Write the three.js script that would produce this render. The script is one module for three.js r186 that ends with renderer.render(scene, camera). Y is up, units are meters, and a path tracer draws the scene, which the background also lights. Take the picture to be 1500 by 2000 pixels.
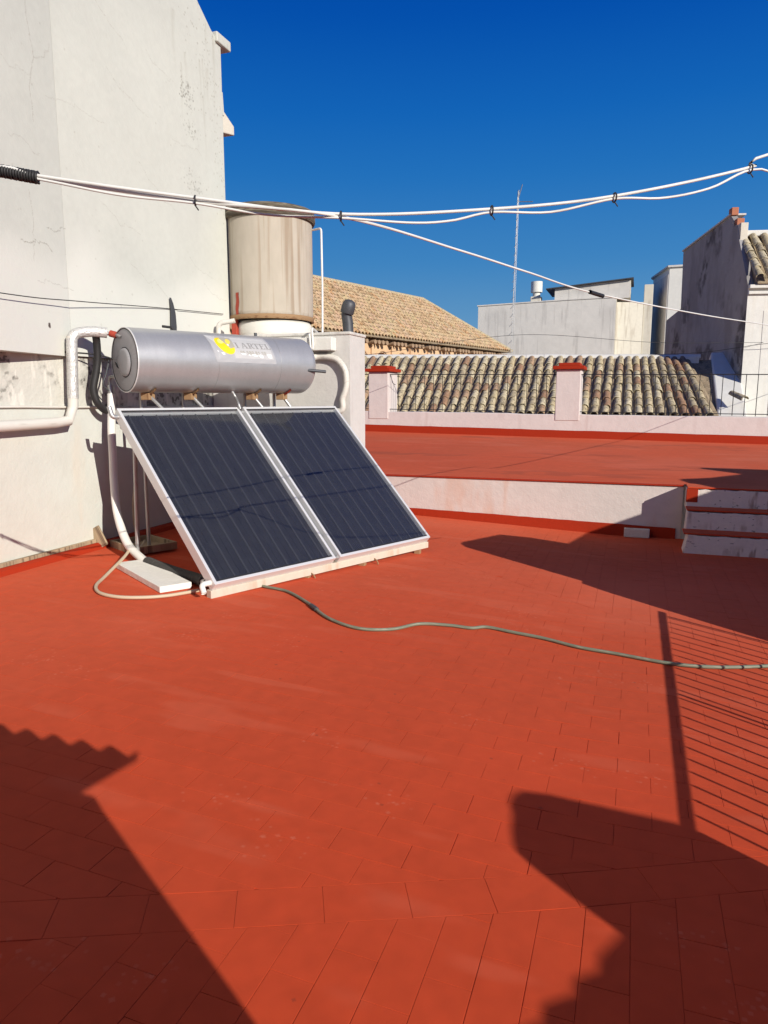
import * as THREE from 'three';
import { RoundedBoxGeometry } from 'three/addons/geometries/RoundedBoxGeometry.js';
import { mergeGeometries, mergeVertices } from 'three/addons/utils/BufferGeometryUtils.js';

// ---------------------------------------------------------------- camera, sky, sun, exposure
// World: X runs right along the building grid, -Z runs away along the tall white wall, Y is up (metres).
const scene = new THREE.Scene();
const camera = new THREE.PerspectiveCamera(71.08, 768 / 1024, 0.05, 600);
camera.position.set(0, 1.6, 0);
camera.rotation.order = 'YXZ';
camera.rotation.set(-THREE.MathUtils.degToRad(9.01), THREE.MathUtils.degToRad(19.2), 0);
const renderer = new THREE.WebGLRenderer({ antialias: true });
renderer.toneMapping = THREE.LinearToneMapping;
renderer.toneMappingExposure = 1.1;
renderer.shadowMap.enabled = true;

const SUN = new THREE.Vector3(0.768, 0.383, 0.514).normalize();
const SKY = [[0, 0.26, 0.38, 0.5], [6, 0.1, 0.27, 0.49], [10, 0.046, 0.21, 0.48], [16, 0.015, 0.15, 0.455], [20, 0.006, 0.115, 0.43], [26, 0.001, 0.07, 0.37], [40, 0.001, 0.04, 0.27], [70, 0.001, 0.025, 0.18], [91, 0.001, 0.022, 0.165]]; // elevation, linear colour
{
  const W = 256, H = 256, data = new Float32Array(W * H * 4);
  for (let j = 0; j < H; j++) for (let i = 0; i < W; i++) {
    const el = ((j + 0.5) / H - 0.5) * 180, k = Math.max(1, SKY.findIndex((q) => q[0] > el)), A = SKY[k - 1], B = SKY[k], t = (el - A[0]) / (B[0] - A[0]);
    const c = el < 0 ? [0.13, 0.11, 0.09] : [1, 2, 3].map((q) => A[q] + (B[q] - A[q]) * t);
    data.set([c[0], c[1], c[2], 1], (j * W + i) * 4);
  }
  const t = new THREE.DataTexture(data, W, H, THREE.RGBAFormat, THREE.FloatType);
  t.mapping = THREE.EquirectangularReflectionMapping; t.magFilter = THREE.LinearFilter; t.minFilter = THREE.LinearFilter; t.needsUpdate = true;
  scene.background = t; scene.environment = t;
}
const sun = new THREE.DirectionalLight(new THREE.Color().setRGB(1, 0.945, 0.855), 5);
sun.position.copy(SUN).multiplyScalar(60); sun.castShadow = true;
sun.shadow.mapSize.set(4096, 4096); sun.shadow.camera.left = -22; sun.shadow.camera.right = 22; sun.shadow.camera.top = 22; sun.shadow.camera.bottom = -22; sun.shadow.camera.far = 140;
sun.shadow.radius = 0.4;
scene.add(sun, sun.target);

// ---------------------------------------------------------------- helpers
let seed = 12345;
const rnd = () => { seed = (seed * 1664525 + 1013904223) >>> 0; return seed / 4294967296; };
const rr = (a, b) => a + (b - a) * rnd();
const lerp = (a, b, t) => a + (b - a) * t, clamp = (x, a = 0, b = 1) => Math.min(b, Math.max(a, x));
const sstep = (a, b, x) => { const t = clamp((x - a) / (b - a)); return t * t * (3 - 2 * t); };
const V = (x, y, z) => new THREE.Vector3(x, y, z);
const usedNames = new Map();
const numbered = (name) => { const n = usedNames.get(name) ?? 0; usedNames.set(name, n + 1); return n ? `${name}_${String(n).padStart(3, '0')}` : name; };
function tag(o, label, category, group) { o.userData.label = label; o.userData.category = category; if (group) o.userData.group = group; return o; }
function thing(name, label, category, group) { const g = new THREE.Group(); g.name = numbered(name); scene.add(g); return tag(g, label, category, group); }
function mesh(name, geo, mat, parent) {
  const m = new THREE.Mesh(geo, mat); m.castShadow = m.receiveShadow = true;
  m.name = parent && parent !== scene ? name : numbered(name); (parent ?? scene).add(m); return m;
}
function structure(name, geo, mat) { const m = mesh(name, geo, mat, scene); m.userData.kind = 'structure'; return m; }
function wuv(g) { // uv in metres from position, by the face's own direction
  if (g.index) g = g.toNonIndexed();
  const p = g.attributes.position, uv = new Float32Array(p.count * 2), a = V(), b = V(), c = V();
  for (let i = 0; i < p.count; i += 3) {
    a.fromBufferAttribute(p, i); b.fromBufferAttribute(p, i + 1); c.fromBufferAttribute(p, i + 2);
    const n = b.clone().sub(a).cross(c.clone().sub(a)), ax = Math.abs(n.x), ay = Math.abs(n.y), az = Math.abs(n.z);
    for (let k = 0; k < 3; k++) {
      const x = p.getX(i + k), y = p.getY(i + k), z = p.getZ(i + k);
      const [u, v] = ay >= ax && ay >= az ? [x, z] : ax >= az ? [z, y] : [x, y];
      uv[(i + k) * 2] = u; uv[(i + k) * 2 + 1] = v;
    }
  }
  g.setAttribute('uv', new THREE.BufferAttribute(uv, 2)); return g;
}
const box = (x0, x1, y0, y1, z0, z1, r = 0.008) => {
  const w = x1 - x0, h = y1 - y0, d = z1 - z0;
  const g = r > 0 ? new RoundedBoxGeometry(w, h, d, 2, Math.min(r, w / 2.1, h / 2.1, d / 2.1)) : new THREE.BoxGeometry(w, h, d);
  g.translate((x0 + x1) / 2, (y0 + y1) / 2, (z0 + z1) / 2); return wuv(g);
};
const tube = (pts, r, seg = 48, radial = 10, tension = 0.5) => new THREE.TubeGeometry(new THREE.CatmullRomCurve3(pts.map((p) => V(...p)), false, 'catmullrom', tension), seg, r, radial, false);
function bentTube(pts, r, bend = 0.08, radial = 12) { // straight runs with round elbows
  const path = new THREE.CurvePath(), P = pts.map((p) => V(...p)); let last = P[0];
  for (let i = 1; i < P.length; i++) {
    if (i === P.length - 1) { path.add(new THREE.LineCurve3(last, P[i])); break; }
    const a = P[i].clone().add(P[i - 1].clone().sub(P[i]).setLength(Math.min(bend, P[i].distanceTo(P[i - 1]) / 2.2)));
    const b = P[i].clone().add(P[i + 1].clone().sub(P[i]).setLength(Math.min(bend, P[i].distanceTo(P[i + 1]) / 2.2)));
    path.add(new THREE.LineCurve3(last, a)); path.add(new THREE.QuadraticBezierCurve3(a, P[i], b)); last = b;
  }
  const g = new THREE.TubeGeometry(path, Math.max(24, P.length * 18), r, radial, false); return g;
}
function rod(a, b, r, radial = 8) { const A = V(...a), B = V(...b), g = new THREE.CylinderGeometry(r, r, A.distanceTo(B), radial); g.applyQuaternion(new THREE.Quaternion().setFromUnitVectors(V(0, 1, 0), B.clone().sub(A).normalize())); const m = A.add(B).multiplyScalar(0.5); g.translate(m.x, m.y, m.z); return g; }
function prism(pts, axis, a0, a1, bevel = 0) { // polygon extruded along an axis: 'z' takes (x,y), 'x' takes (z,y), 'y' takes (x,z)
  const s = new THREE.Shape(pts.map(([a, b]) => new THREE.Vector2(a, b)));
  let g = new THREE.ExtrudeGeometry(s, { depth: a1 - a0 - 2 * bevel, bevelEnabled: bevel > 0, bevelThickness: bevel, bevelSize: bevel, bevelOffset: -bevel, bevelSegments: 2, steps: 1 });
  const p = g.attributes.position;
  for (let i = 0; i < p.count; i++) {
    const x = p.getX(i), y = p.getY(i), z = p.getZ(i) + a0 + bevel;
    if (axis === 'z') p.setXYZ(i, x, y, z); else if (axis === 'x') p.setXYZ(i, z, y, x); else p.setXYZ(i, x, z, y);
  }
  if (axis !== 'z') { // keep the faces turned outwards
    for (let i = 0; i < p.count; i += 3) { const t = [p.getX(i), p.getY(i), p.getZ(i)]; p.setXYZ(i, p.getX(i + 1), p.getY(i + 1), p.getZ(i + 1)); p.setXYZ(i + 1, ...t); }
  }
  g.computeVertexNormals(); return wuv(g);
}
function frameGeo(g, origin, ex, ey, ez) { const m = new THREE.Matrix4().makeBasis(ex, ey, ez).setPosition(origin); g.applyMatrix4(m); return g; }

// periodic value noise
const HASH = new Float32Array(65536); for (let i = 0; i < 65536; i++) HASH[i] = rnd();
function vn(x, y, px, py, s = 0) {
  const xi = Math.floor(x), yi = Math.floor(y), fx = x - xi, fy_ = y - yi, u = fx * fx * (3 - 2 * fx), v = fy_ * fy_ * (3 - 2 * fy_);
  const h = (a, b) => HASH[(((((a % px) + px) % px) * 1619 + (((b % py) + py) % py) * 31337 + s * 6971) & 65535)];
  const A = h(xi, yi), B = h(xi + 1, yi), C = h(xi, yi + 1), D = h(xi + 1, yi + 1);
  return A + (B - A) * u + (C - A) * v + (A - B - C + D) * u * v;
}
function fbm(u, v, f, oct, s = 0, fyy = f) { let a = 0.5, t = 0, n = 0; for (let o = 0; o < oct; o++) { t += a * vn(u * f, v * fyy, f, fyy, s + o); n += a; a *= 0.5; f *= 2; fyy *= 2; } return t / n; }
const toS = (c) => { c = clamp(c); return Math.round(255 * (c <= 0.0031308 ? 12.92 * c : 1.055 * Math.pow(c, 1 / 2.4) - 0.055)); };
function colourTex(w, h, fn, metresU = 1, metresV = metresU, paint) {
  const d = new Uint8Array(w * h * 4), L = new Float32Array(w * h * 3);
  for (let j = 0; j < h; j++) for (let i = 0; i < w; i++) { const c = fn((i + 0.5) / w, (j + 0.5) / h), k = (j * w + i) * 3; L[k] = c[0]; L[k + 1] = c[1]; L[k + 2] = c[2]; }
  if (paint) paint(L, w, h);
  for (let k = 0; k < w * h; k++) { d[k * 4] = toS(L[k * 3]); d[k * 4 + 1] = toS(L[k * 3 + 1]); d[k * 4 + 2] = toS(L[k * 3 + 2]); d[k * 4 + 3] = 255; }
  const t = new THREE.DataTexture(d, w, h); t.colorSpace = THREE.SRGBColorSpace; return finish(t, metresU, metresV);
}
function greyTex(w, h, fn, metresU = 1, metresV = metresU) {
  const d = new Uint8Array(w * h * 4);
  for (let j = 0; j < h; j++) for (let i = 0; i < w; i++) { const c = Math.round(255 * clamp(fn((i + 0.5) / w, (j + 0.5) / h))), k = (j * w + i) * 4; d[k] = d[k + 1] = d[k + 2] = c; d[k + 3] = 255; }
  return finish(new THREE.DataTexture(d, w, h), metresU, metresV);
}
function finish(t, mu, mv) { t.wrapS = t.wrapT = THREE.RepeatWrapping; t.magFilter = THREE.LinearFilter; t.minFilter = THREE.LinearMipmapLinearFilter; t.generateMipmaps = true; t.repeat.set(1 / mu, 1 / mv); t.needsUpdate = true; return t; }
const mul = (c, k) => [c[0] * k, c[1] * k, c[2] * k], mixc = (a, b, t) => [lerp(a[0], b[0], t), lerp(a[1], b[1], t), lerp(a[2], b[2], t)];
const std = (o) => new THREE.MeshStandardMaterial(o);
const rgb = (r, g, b) => new THREE.Color().setRGB(r, g, b);

// ---------------------------------------------------------------- materials
// crack lines and mould specks drawn into a colour map that covers (u0..u0+mu, v0..v0+mv) metres
function drawer(L, w, h, u0, v0, mu, mv) {
  const put = (px, py, c, a) => { px = Math.round(px); py = Math.round(py); if (px < 0 || py < 0 || px >= w || py >= h) return; const k = (py * w + px) * 3; for (let q = 0; q < 3; q++) L[k + q] = lerp(L[k + q], c[q], a); };
  const X = (u) => ((((u - u0) / mu) % 1) + 1) % 1 * w, Y = (v) => ((((v - v0) / mv) % 1) + 1) % 1 * h;
  return {
    crack(pts, c, a, thick = 1) {
      for (let i = 1; i < pts.length; i++) {
        const [ua, va] = pts[i - 1], [ub, vb] = pts[i], n = Math.ceil(Math.hypot(ub - ua, vb - va) / 0.004); let off = 0;
        for (let k = 0; k <= n; k++) { off = off * 0.93 + rr(-0.006, 0.006); const t = k / n, e = Math.sin(Math.PI * t); const x = X(lerp(ua, ub, t) + off * e), y = Y(lerp(va, vb, t) + off * e * 1.3); const al = a * rr(0.4, 1); for (let q = 0; q < thick; q++) put(x + q, y, c, al); }
      }
    },
    specks(u, v, su, sv, n, c, a) { for (let k = 0; k < n; k++) { const x = X(u + (rnd() + rnd() + rnd() - 1.5) * su), y = Y(v + (rnd() + rnd() + rnd() - 1.5) * sv), r = rr(0.4, 2.2), al = a * rr(0.3, 1); for (let j = -2; j <= 2; j++) for (let i = -2; i <= 2; i++) if (i * i + j * j < r * r) put(x + i, y + j, c, al); } },
    streak(u, v, len, wid, c, a) { const n = Math.round(len / mv * h), ww = wid / mu * w; for (let k = 0; k < n; k++) { const t = k / n, half = ww * (0.5 + 0.5 * vn(t * 6, u * 13, 64, 64, 9)); for (let i = -Math.ceil(half); i <= half; i++) put(X(u) + i + 2 * Math.sin(t * 5 + u * 20), Y(v - t * len), c, a * (1 - t) * (0.5 + vn(i * 0.7, k * 0.05, 256, 256, 3)) * (1 - Math.abs(i) / (half + 1))); } },
  };
}
const M = {};
const plasterBump = greyTex(512, 512, (u, v) => 0.5 * fbm(u, v, 6, 4, 1) + 0.3 * fbm(u, v, 40, 3, 7) + 0.2 * fbm(u, v, 120, 2, 5), 1.6);
const fineBump = greyTex(512, 512, (u, v) => 0.55 * fbm(u, v, 24, 4, 2) + 0.45 * fbm(u, v, 4, 3, 8), 0.9);
{ // red roof paint over clay tiles: chalky patches, darker damp-looking patches, scuffs
  const RED = [0.56, 0.064, 0.021];
  const paintRed = (deep, pale) => (u, v) => {
    const a = fbm(u, v, 3, 4, 11), b = fbm(u, v, 9, 4, 17), g = fbm(u, v, 160, 2, 23), st = fbm(u, v, 14, 3, 29, 60);
    let c = mul(RED, 0.93 + 0.14 * (g - 0.5) + 0.2 * (b - 0.5));
    c = mixc(c, pale, 0.8 * sstep(0.42, 0.72, a) * (0.5 + 0.5 * b)); c = mixc(c, deep, 0.55 * sstep(0.52, 0.8, 1 - a) * sstep(0.3, 0.7, b));
    return mixc(c, pale, 0.28 * sstep(0.62, 0.8, st));
  };
  M.redMap = colourTex(2048, 2048, paintRed([0.47, 0.042, 0.014], [0.6, 0.118, 0.06]), 9, 9, (L, w, h) => {
    const d = drawer(L, w, h, 0, 0, 9, 9);
    for (let k = 0; k < 40; k++) { const u = rr(0, 9), v = rr(0, 9), a = rr(0, 6.28), l = rr(0.03, 0.2); d.crack([[u, v], [u + Math.cos(a) * l, v + Math.sin(a) * l]], [0.64, 0.2, 0.12], 0.3); }
    for (let k = 0; k < 160; k++) d.specks(rr(0, 9), rr(0, 9), 0.14, 0.1, 22, [0.62, 0.18, 0.11], 0.32);
    for (let k = 0; k < 45; k++) d.specks(rr(0, 9), rr(0, 9), 0.3, 0.3, 5, [0.12, 0.03, 0.02], 0.5);
  });
  M.red = new THREE.MeshPhysicalMaterial({ sheen: 0.35, sheenColor: rgb(0.75, 0.4, 0.24), sheenRoughness: 0.85, map: M.redMap, roughness: 0.85, specularIntensity: 0.22, bumpMap: fineBump, bumpScale: 0.0012 });
  M.redUpper = M.red.clone(); M.redUpper.map = colourTex(1024, 1024, (u, v) => { let c = paintRed([0.46, 0.042, 0.014], [0.6, 0.12, 0.07])(u, v); const a = fbm(u, v, 5, 4, 61, 18), b = fbm(u, v, 30, 4, 63, 60); c = mixc(c, [0.3, 0.035, 0.016], 0.55 * sstep(0.6, 0.74, a) * sstep(0.35, 0.6, b)); return mixc(c, [0.6, 0.19, 0.12], 0.35 * sstep(0.62, 0.78, 1 - a) * b); }, 7, 7);
  M.redJoint = new THREE.MeshPhysicalMaterial({ map: M.redMap, roughness: 0.9, specularIntensity: 0.2 });
  M.redBand = new THREE.MeshPhysicalMaterial({ specularIntensity: 0.22, color: rgb(0.34, 0.03, 0.01), roughness: 0.6, bumpMap: plasterBump, bumpScale: 0.004 });
}
{ // tall wall: aged whitewash, upper part greyer; map spans z -12..4 (u), y -2..14 (v)
  const up = [0.565, 0.57, 0.505], upGrey = [0.52, 0.525, 0.47], low = [0.64, 0.635, 0.57];
  M.wallMap = colourTex(2048, 2048, (u, v) => {
    const y = v * 12 - 1, z = u * 12, a = fbm(u, v, 5, 5, 31), b = fbm(u, v, 22, 4, 37), s = fbm(u, v, 60, 3, 41, 5), g = fbm(u, v, 300, 2, 43);
    let c = mixc(up, upGrey, sstep(0.35, 0.7, a)); c = mul(c, 0.96 + 0.1 * (b - 0.5) + 0.06 * (g - 0.5));
    c = mixc(c, mul(upGrey, 0.88), 0.3 * sstep(0.58, 0.8, s) * sstep(0.4, 0.7, b));
    const pk = fbm(u, v, 11, 4, 47); return mixc(c, low, sstep(3.05, 2.6, y + (pk - 0.5) * 0.9) * 0.85);
  }, 12, 12, (L, w, h) => {
    const d = drawer(L, w, h, 0, -1, 12, 12), C = [0.3, 0.27, 0.22], C2 = [0.2, 0.18, 0.14];
    // u is z + 12
    const K = (pts) => pts.map(([z, y]) => [z + 12, y]);
    d.crack(K([[-4.89, 4.9], [-4.93, 4.54], [-4.98, 4.3], [-4.9, 4.05], [-4.92, 3.8]]), C, 0.55); d.crack(K([[-4.98, 4.3], [-5.12, 4.36], [-5.2, 4.5]]), C, 0.5);
    d.crack(K([[-5.1, 4.06], [-5.27, 4.1], [-5.6, 4.1], [-5.83, 4.1]]), C, 0.3); d.crack(K([[-4.66, 2.84], [-4.71, 2.83], [-4.98, 2.87], [-5.05, 2.82]]), C2, 0.7);
    d.crack(K([[-5.0, 3.0], [-5.13, 3.0], [-5.25, 3.05]]), C2, 0.6); d.crack(K([[-4.8, 3.25], [-4.83, 3.0], [-4.8, 2.7]]), C, 0.45); d.crack(K([[-4.83, 2.55], [-5.06, 2.56], [-5.3, 2.54]]), C, 0.4);
    for (const [z, y] of [[-5.9, 4.6], [-6.3, 3.9], [-5.7, 3.4], [-6.1, 2.9], [-6.5, 5.0], [-7.1, 3.2], [-5.6, 5.2], [-6.9, 4.3], [-7.4, 2.9], [-4.6, 3.6], [-4.4, 4.2]]) { let p = [z, y], pts = [p]; for (let k = 0; k < 5; k++) { p = [p[0] - rr(0.04, 0.2), p[1] + rr(-0.09, 0.05)]; pts.push(p); } d.crack(K(pts), C, 0.33); }
    d.specks(4.8, 4.85, 0.12, 0.18, 110, [0.16, 0.15, 0.12], 0.6); d.specks(4.74, 4.5, 0.16, 0.1, 60, [0.2, 0.19, 0.15], 0.5); d.specks(4.72, 3.95, 0.2, 0.14, 80, [0.2, 0.19, 0.15], 0.5); d.specks(4.4, 5.3, 0.4, 0.7, 160, [0.22, 0.2, 0.15], 0.45);
    d.specks(4.2, 4.4, 0.15, 0.8, 120, [0.25, 0.22, 0.15], 0.4); d.specks(6, 3.5, 3, 2, 160, [0.3, 0.28, 0.22], 0.35); d.specks(7.06, 2.2, 0.012, 0.012, 40, [0.08, 0.06, 0.05], 0.9);
    for (let k = 0; k < 16; k++) d.streak(rr(3.9, 5.1), rr(4.9, 5.8), rr(0.3, 0.9), rr(0.02, 0.06), [0.36, 0.34, 0.27], 0.35);
  });
  M.wall = std({ map: M.wallMap, roughness: 0.92, bumpMap: plasterBump, bumpScale: 0.003 }); M.wallMap.offset.set(0, 1 / 12);
  M.wallMap.repeat.set(1 / 12, 1 / 12);
  M.wallLow = std({ map: colourTex(1024, 1024, (u, v) => { const a = fbm(u, v, 4, 5, 51), b = fbm(u, v, 30, 4, 53), s = fbm(u, v, 26, 3, 57, 4); let c = mixc([0.585, 0.6, 0.545], [0.565, 0.555, 0.485], sstep(0.4, 0.75, a)); c = mul(c, 0.97 + 0.08 * (b - 0.5)); return mixc(c, [0.62, 0.5, 0.38], 0.28 * sstep(0.62, 0.85, s)); }, 4), roughness: 0.9, bumpMap: plasterBump, bumpScale: 0.006 });
  M.wallDirty = std({ map: colourTex(1024, 512, (u, v) => { const a = fbm(u, v, 16, 5, 61, 8), s = fbm(u, v, 90, 3, 67, 10), b = fbm(u, v, 120, 3, 71, 60); let c = [0.56, 0.545, 0.48]; c = mixc(c, [0.3, 0.29, 0.25], sstep(0.4, 0.7, a) * 0.8); c = mixc(c, [0.1, 0.09, 0.075], 0.85 * sstep(0.5, 0.64, b) * sstep(0.4, 0.56, a)); return mixc(c, [0.78, 0.74, 0.65], 0.5 * sstep(0.55, 0.75, s)); }, 4, 2), roughness: 0.95, bumpMap: plasterBump, bumpScale: 0.01 });
}
function whitewash(base, stain, amt, size = 3, sA = 0, streakF = 40) {
  return colourTex(1024, 1024, (u, v) => { const a = fbm(u, v, 4, 5, 81 + sA), b = fbm(u, v, 34, 4, 83 + sA), s = fbm(u, v, streakF, 4, 87 + sA, 4), g = fbm(u, v, 200, 2, 89 + sA); let c = mul(base, 0.95 + 0.1 * (b - 0.5) + 0.06 * (g - 0.5) + 0.08 * (a - 0.5)); return mixc(c, stain, amt * sstep(0.5, 0.78, s) * sstep(0.3, 0.65, a)); }, size);
}
M.boxWhite = std({ map: whitewash([0.585, 0.565, 0.525], [0.45, 0.41, 0.37], 0.35, 3, 5), roughness: 0.9, bumpMap: plasterBump, bumpScale: 0.005 });
M.pink = std({ map: whitewash([0.67, 0.605, 0.565], [0.5, 0.4, 0.36], 0.4, 3, 3), roughness: 0.9, bumpMap: plasterBump, bumpScale: 0.005 });
M.riser = std({ map: colourTex(1024, 512, (u, v) => { const a = fbm(u, v, 6, 4, 101), s = fbm(u, v, 22, 4, 103, 3), b = fbm(u, v, 50, 4, 107); let c = mul([0.63, 0.555, 0.51], 0.96 + 0.1 * (b - 0.5)); return mixc(c, [0.58, 0.32, 0.21], 0.62 * sstep(0.56, 0.76, s) * (0.4 + 0.6 * a)); }, 5, 2.5), roughness: 0.9, bumpMap: plasterBump, bumpScale: 0.006 });
M.white = std({ map: whitewash([0.72, 0.7, 0.635], [0.6, 0.55, 0.45], 0.3, 3, 9), roughness: 0.88, bumpMap: plasterBump, bumpScale: 0.005 });
M.step = std({ map: colourTex(1024, 512, (u, v) => { const a = fbm(u, v, 5, 4, 111, 4), s = fbm(u, v, 30, 4, 113, 4), b = fbm(u, v, 60, 4, 117), sp = fbm(u, v, 46, 4, 119); let c = mul([0.72, 0.635, 0.56], 0.96 + 0.1 * (b - 0.5)); c = mixc(c, [0.3, 0.2, 0.15], 0.75 * sstep(0.57, 0.72, s) * sstep(0.35, 0.6, a)); return mixc(c, [0.07, 0.05, 0.04], 0.7 * sstep(0.74, 0.8, sp)); }, 2, 1), roughness: 0.93, bumpMap: plasterBump, bumpScale: 0.012 });
M.greyWall = std({ map: colourTex(1024, 1024, (u, v) => { const a = fbm(u, v, 4, 6, 121), b = fbm(u, v, 30, 4, 123), s = fbm(u, v, 44, 4, 127, 4); let c = mul([0.64, 0.61, 0.555], 0.95 + 0.12 * (b - 0.5)); c = mixc(c, [0.5, 0.475, 0.435], 0.7 * sstep(0.45, 0.75, a)); return mixc(c, [0.26, 0.24, 0.22], 0.3 * sstep(0.58, 0.8, s)); }, 6), roughness: 0.95, bumpMap: plasterBump, bumpScale: 0.01 });
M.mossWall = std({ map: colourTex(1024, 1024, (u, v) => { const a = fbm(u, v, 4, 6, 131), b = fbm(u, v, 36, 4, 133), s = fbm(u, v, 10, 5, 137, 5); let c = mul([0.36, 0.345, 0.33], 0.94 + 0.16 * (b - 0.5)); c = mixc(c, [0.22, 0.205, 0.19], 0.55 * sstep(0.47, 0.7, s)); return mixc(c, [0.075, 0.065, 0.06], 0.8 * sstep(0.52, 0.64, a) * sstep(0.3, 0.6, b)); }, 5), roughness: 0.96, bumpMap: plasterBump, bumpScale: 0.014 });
M.cream = std({ map: whitewash([0.66, 0.61, 0.5], [0.4, 0.34, 0.26], 0.6, 4, 21), roughness: 0.92, bumpMap: plasterBump, bumpScale: 0.006 });
M.church = std({ map: whitewash([0.66, 0.44, 0.26], [0.42, 0.24, 0.14], 0.5, 4, 25), roughness: 0.92, bumpMap: plasterBump, bumpScale: 0.006 });
const clayTex = (base, seedN, lichen) => colourTex(256, 256, (u, v) => { const a = fbm(u, v, 5, 4, seedN), b = fbm(u, v, 24, 4, seedN + 3), l = fbm(u, v, 12, 4, seedN + 5); let c = mul(base, 0.85 + 0.5 * (a - 0.5) + 0.4 * (b - 0.5)); c = mixc(c, [0.12, 0.1, 0.065], 0.75 * sstep(0.56, 0.7, l)); return mixc(c, [0.5, 0.45, 0.3], lichen * sstep(0.55, 0.72, b)); }, 0.5);
M.clay = [[0.56, 0.46, 0.29], [0.52, 0.42, 0.25], [0.6, 0.51, 0.34], [0.42, 0.34, 0.22], [0.34, 0.19, 0.11], [0.44, 0.28, 0.17]].map((c, i) => std({ map: clayTex(c, 140 + i * 11, i > 3 ? 0.3 : 0.45), roughness: 0.95, bumpMap: fineBump, bumpScale: 0.006 }));
M.channel = std({ map: clayTex([0.36, 0.27, 0.17], 231, 0.2), roughness: 1 });
M.churchTile = std({ map: clayTex([0.7, 0.53, 0.335], 241, 0.1), vertexColors: true, roughness: 0.95 });
M.concrete = std({ map: colourTex(1024, 1024, (u, v) => { // asbestos-cement tank: brown run stains down the side
  const a = fbm(u, v, 5, 5, 251), b = fbm(u, v, 50, 4, 253), s = fbm(u, v, 34, 4, 257, 3), s2 = fbm(u, v, 90, 3, 261, 3);
  let c = mul([0.47, 0.415, 0.335], 0.93 + 0.14 * (b - 0.5) + 0.1 * (a - 0.5)); c = mixc(c, [0.24, 0.165, 0.1], 0.6 * sstep(0.52, 0.72, s)); c = mixc(c, [0.25, 0.16, 0.09], 0.35 * sstep(0.6, 0.76, s2));
  const band = Math.exp(-Math.pow((u - 0.435) / 0.022, 2)) + 0.6 * Math.exp(-Math.pow((u - 0.47) / 0.012, 2)); c = mixc(c, [0.24, 0.14, 0.075], clamp(0.85 * band * (0.35 + 0.9 * s))); return c; }, 1, 1), roughness: 0.94, bumpMap: plasterBump, bumpScale: 0.004 });
M.concreteRim = std({ map: colourTex(512, 512, (u, v) => { const b = fbm(u, v, 40, 4, 271), a = fbm(u, v, 9, 4, 273); return mixc(mul([0.1, 0.082, 0.058], 0.8 + 0.6 * (b - 0.5)), [0.2, 0.17, 0.12], sstep(0.5, 0.7, a)); }, 0.4), roughness: 0.98, bumpMap: fineBump, bumpScale: 0.012 });
M.tankMetal = std({ map: colourTex(512, 512, (u, v) => { const a = fbm(u, v, 5, 4, 281), b = fbm(u, v, 120, 2, 283), s = fbm(u, v, 3, 3, 287, 30); return mul([0.47, 0.47, 0.47], 0.95 + 0.1 * (a - 0.5) + 0.08 * (b - 0.5) + 0.08 * (s - 0.5)); }, 1), metalness: 0.55, roughness: 0.4, bumpMap: greyTex(256, 256, (u, v) => fbm(u, v, 3, 3, 291), 0.9), bumpScale: 0.007 });
M.capMetal = std({ map: whitewash([0.36, 0.36, 0.37], [0.25, 0.24, 0.23], 0.3, 1, 33), metalness: 0.25, roughness: 0.5 });
M.alu = std({ color: rgb(0.7, 0.7, 0.69), metalness: 0.3, roughness: 0.42 });
M.galv = std({ color: rgb(0.45, 0.45, 0.44), metalness: 0.7, roughness: 0.45 });
M.rust = std({ map: whitewash([0.33, 0.2, 0.1], [0.16, 0.07, 0.03], 0.8, 0.5, 37), roughness: 0.9 });
M.paintRed = std({ map: whitewash([0.38, 0.05, 0.025], [0.2, 0.03, 0.015], 0.6, 0.6, 39), roughness: 0.7 });
M.glass = new THREE.MeshPhysicalMaterial({ color: rgb(0.96, 0.97, 0.98), transmission: 1, thickness: 0, specularIntensity: 0.7, roughness: 0.14, roughnessMap: greyTex(256, 256, (u, v) => 0.5 + 0.5 * fbm(u, v, 12, 4, 301), 0.7), ior: 1.5 });
M.absorber = std({ map: colourTex(256, 512, (u, v) => { const a = fbm(u, v, 8, 4, 311), d = fbm(u, v, 100, 2, 313); return mul([0.027, 0.026, 0.026], 0.8 + 0.5 * a + 0.5 * (d - 0.5)); }, 0.5, 1), roughness: 0.55, metalness: 0.2 });
M.riserTube = std({ color: rgb(0.055, 0.054, 0.056), roughness: 0.5, metalness: 0.2 });
M.beige = std({ map: whitewash([0.6, 0.52, 0.42], [0.42, 0.31, 0.2], 0.6, 0.8, 41, 20), roughness: 0.85 });
M.pvc = std({ color: rgb(0.72, 0.7, 0.65), roughness: 0.45 });
M.pvcOld = std({ map: whitewash([0.66, 0.63, 0.56], [0.4, 0.36, 0.3], 0.5, 0.7, 43), roughness: 0.6 });
M.foil = std({ map: whitewash([0.6, 0.59, 0.56], [0.34, 0.32, 0.29], 0.8, 0.35, 45), roughness: 0.45, metalness: 0.35, bumpMap: greyTex(256, 256, (u, v) => fbm(u, v, 10, 4, 321), 0.3), bumpScale: 0.005 });
M.rubber = std({ color: rgb(0.017, 0.016, 0.016), roughness: 0.6 });
M.foam = std({ map: whitewash([0.05, 0.047, 0.044], [0.12, 0.11, 0.1], 0.6, 0.4, 47), roughness: 0.95 });
M.hoseTan = std({ color: rgb(0.52, 0.42, 0.29), roughness: 0.55 });
M.hoseGreen = std({ map: whitewash([0.17, 0.19, 0.13], [0.34, 0.33, 0.24], 0.7, 0.3, 49), roughness: 0.6 });
M.cable = std({ map: whitewash([0.74, 0.73, 0.68], [0.45, 0.42, 0.35], 0.6, 0.5, 57), roughness: 0.5 });
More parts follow.
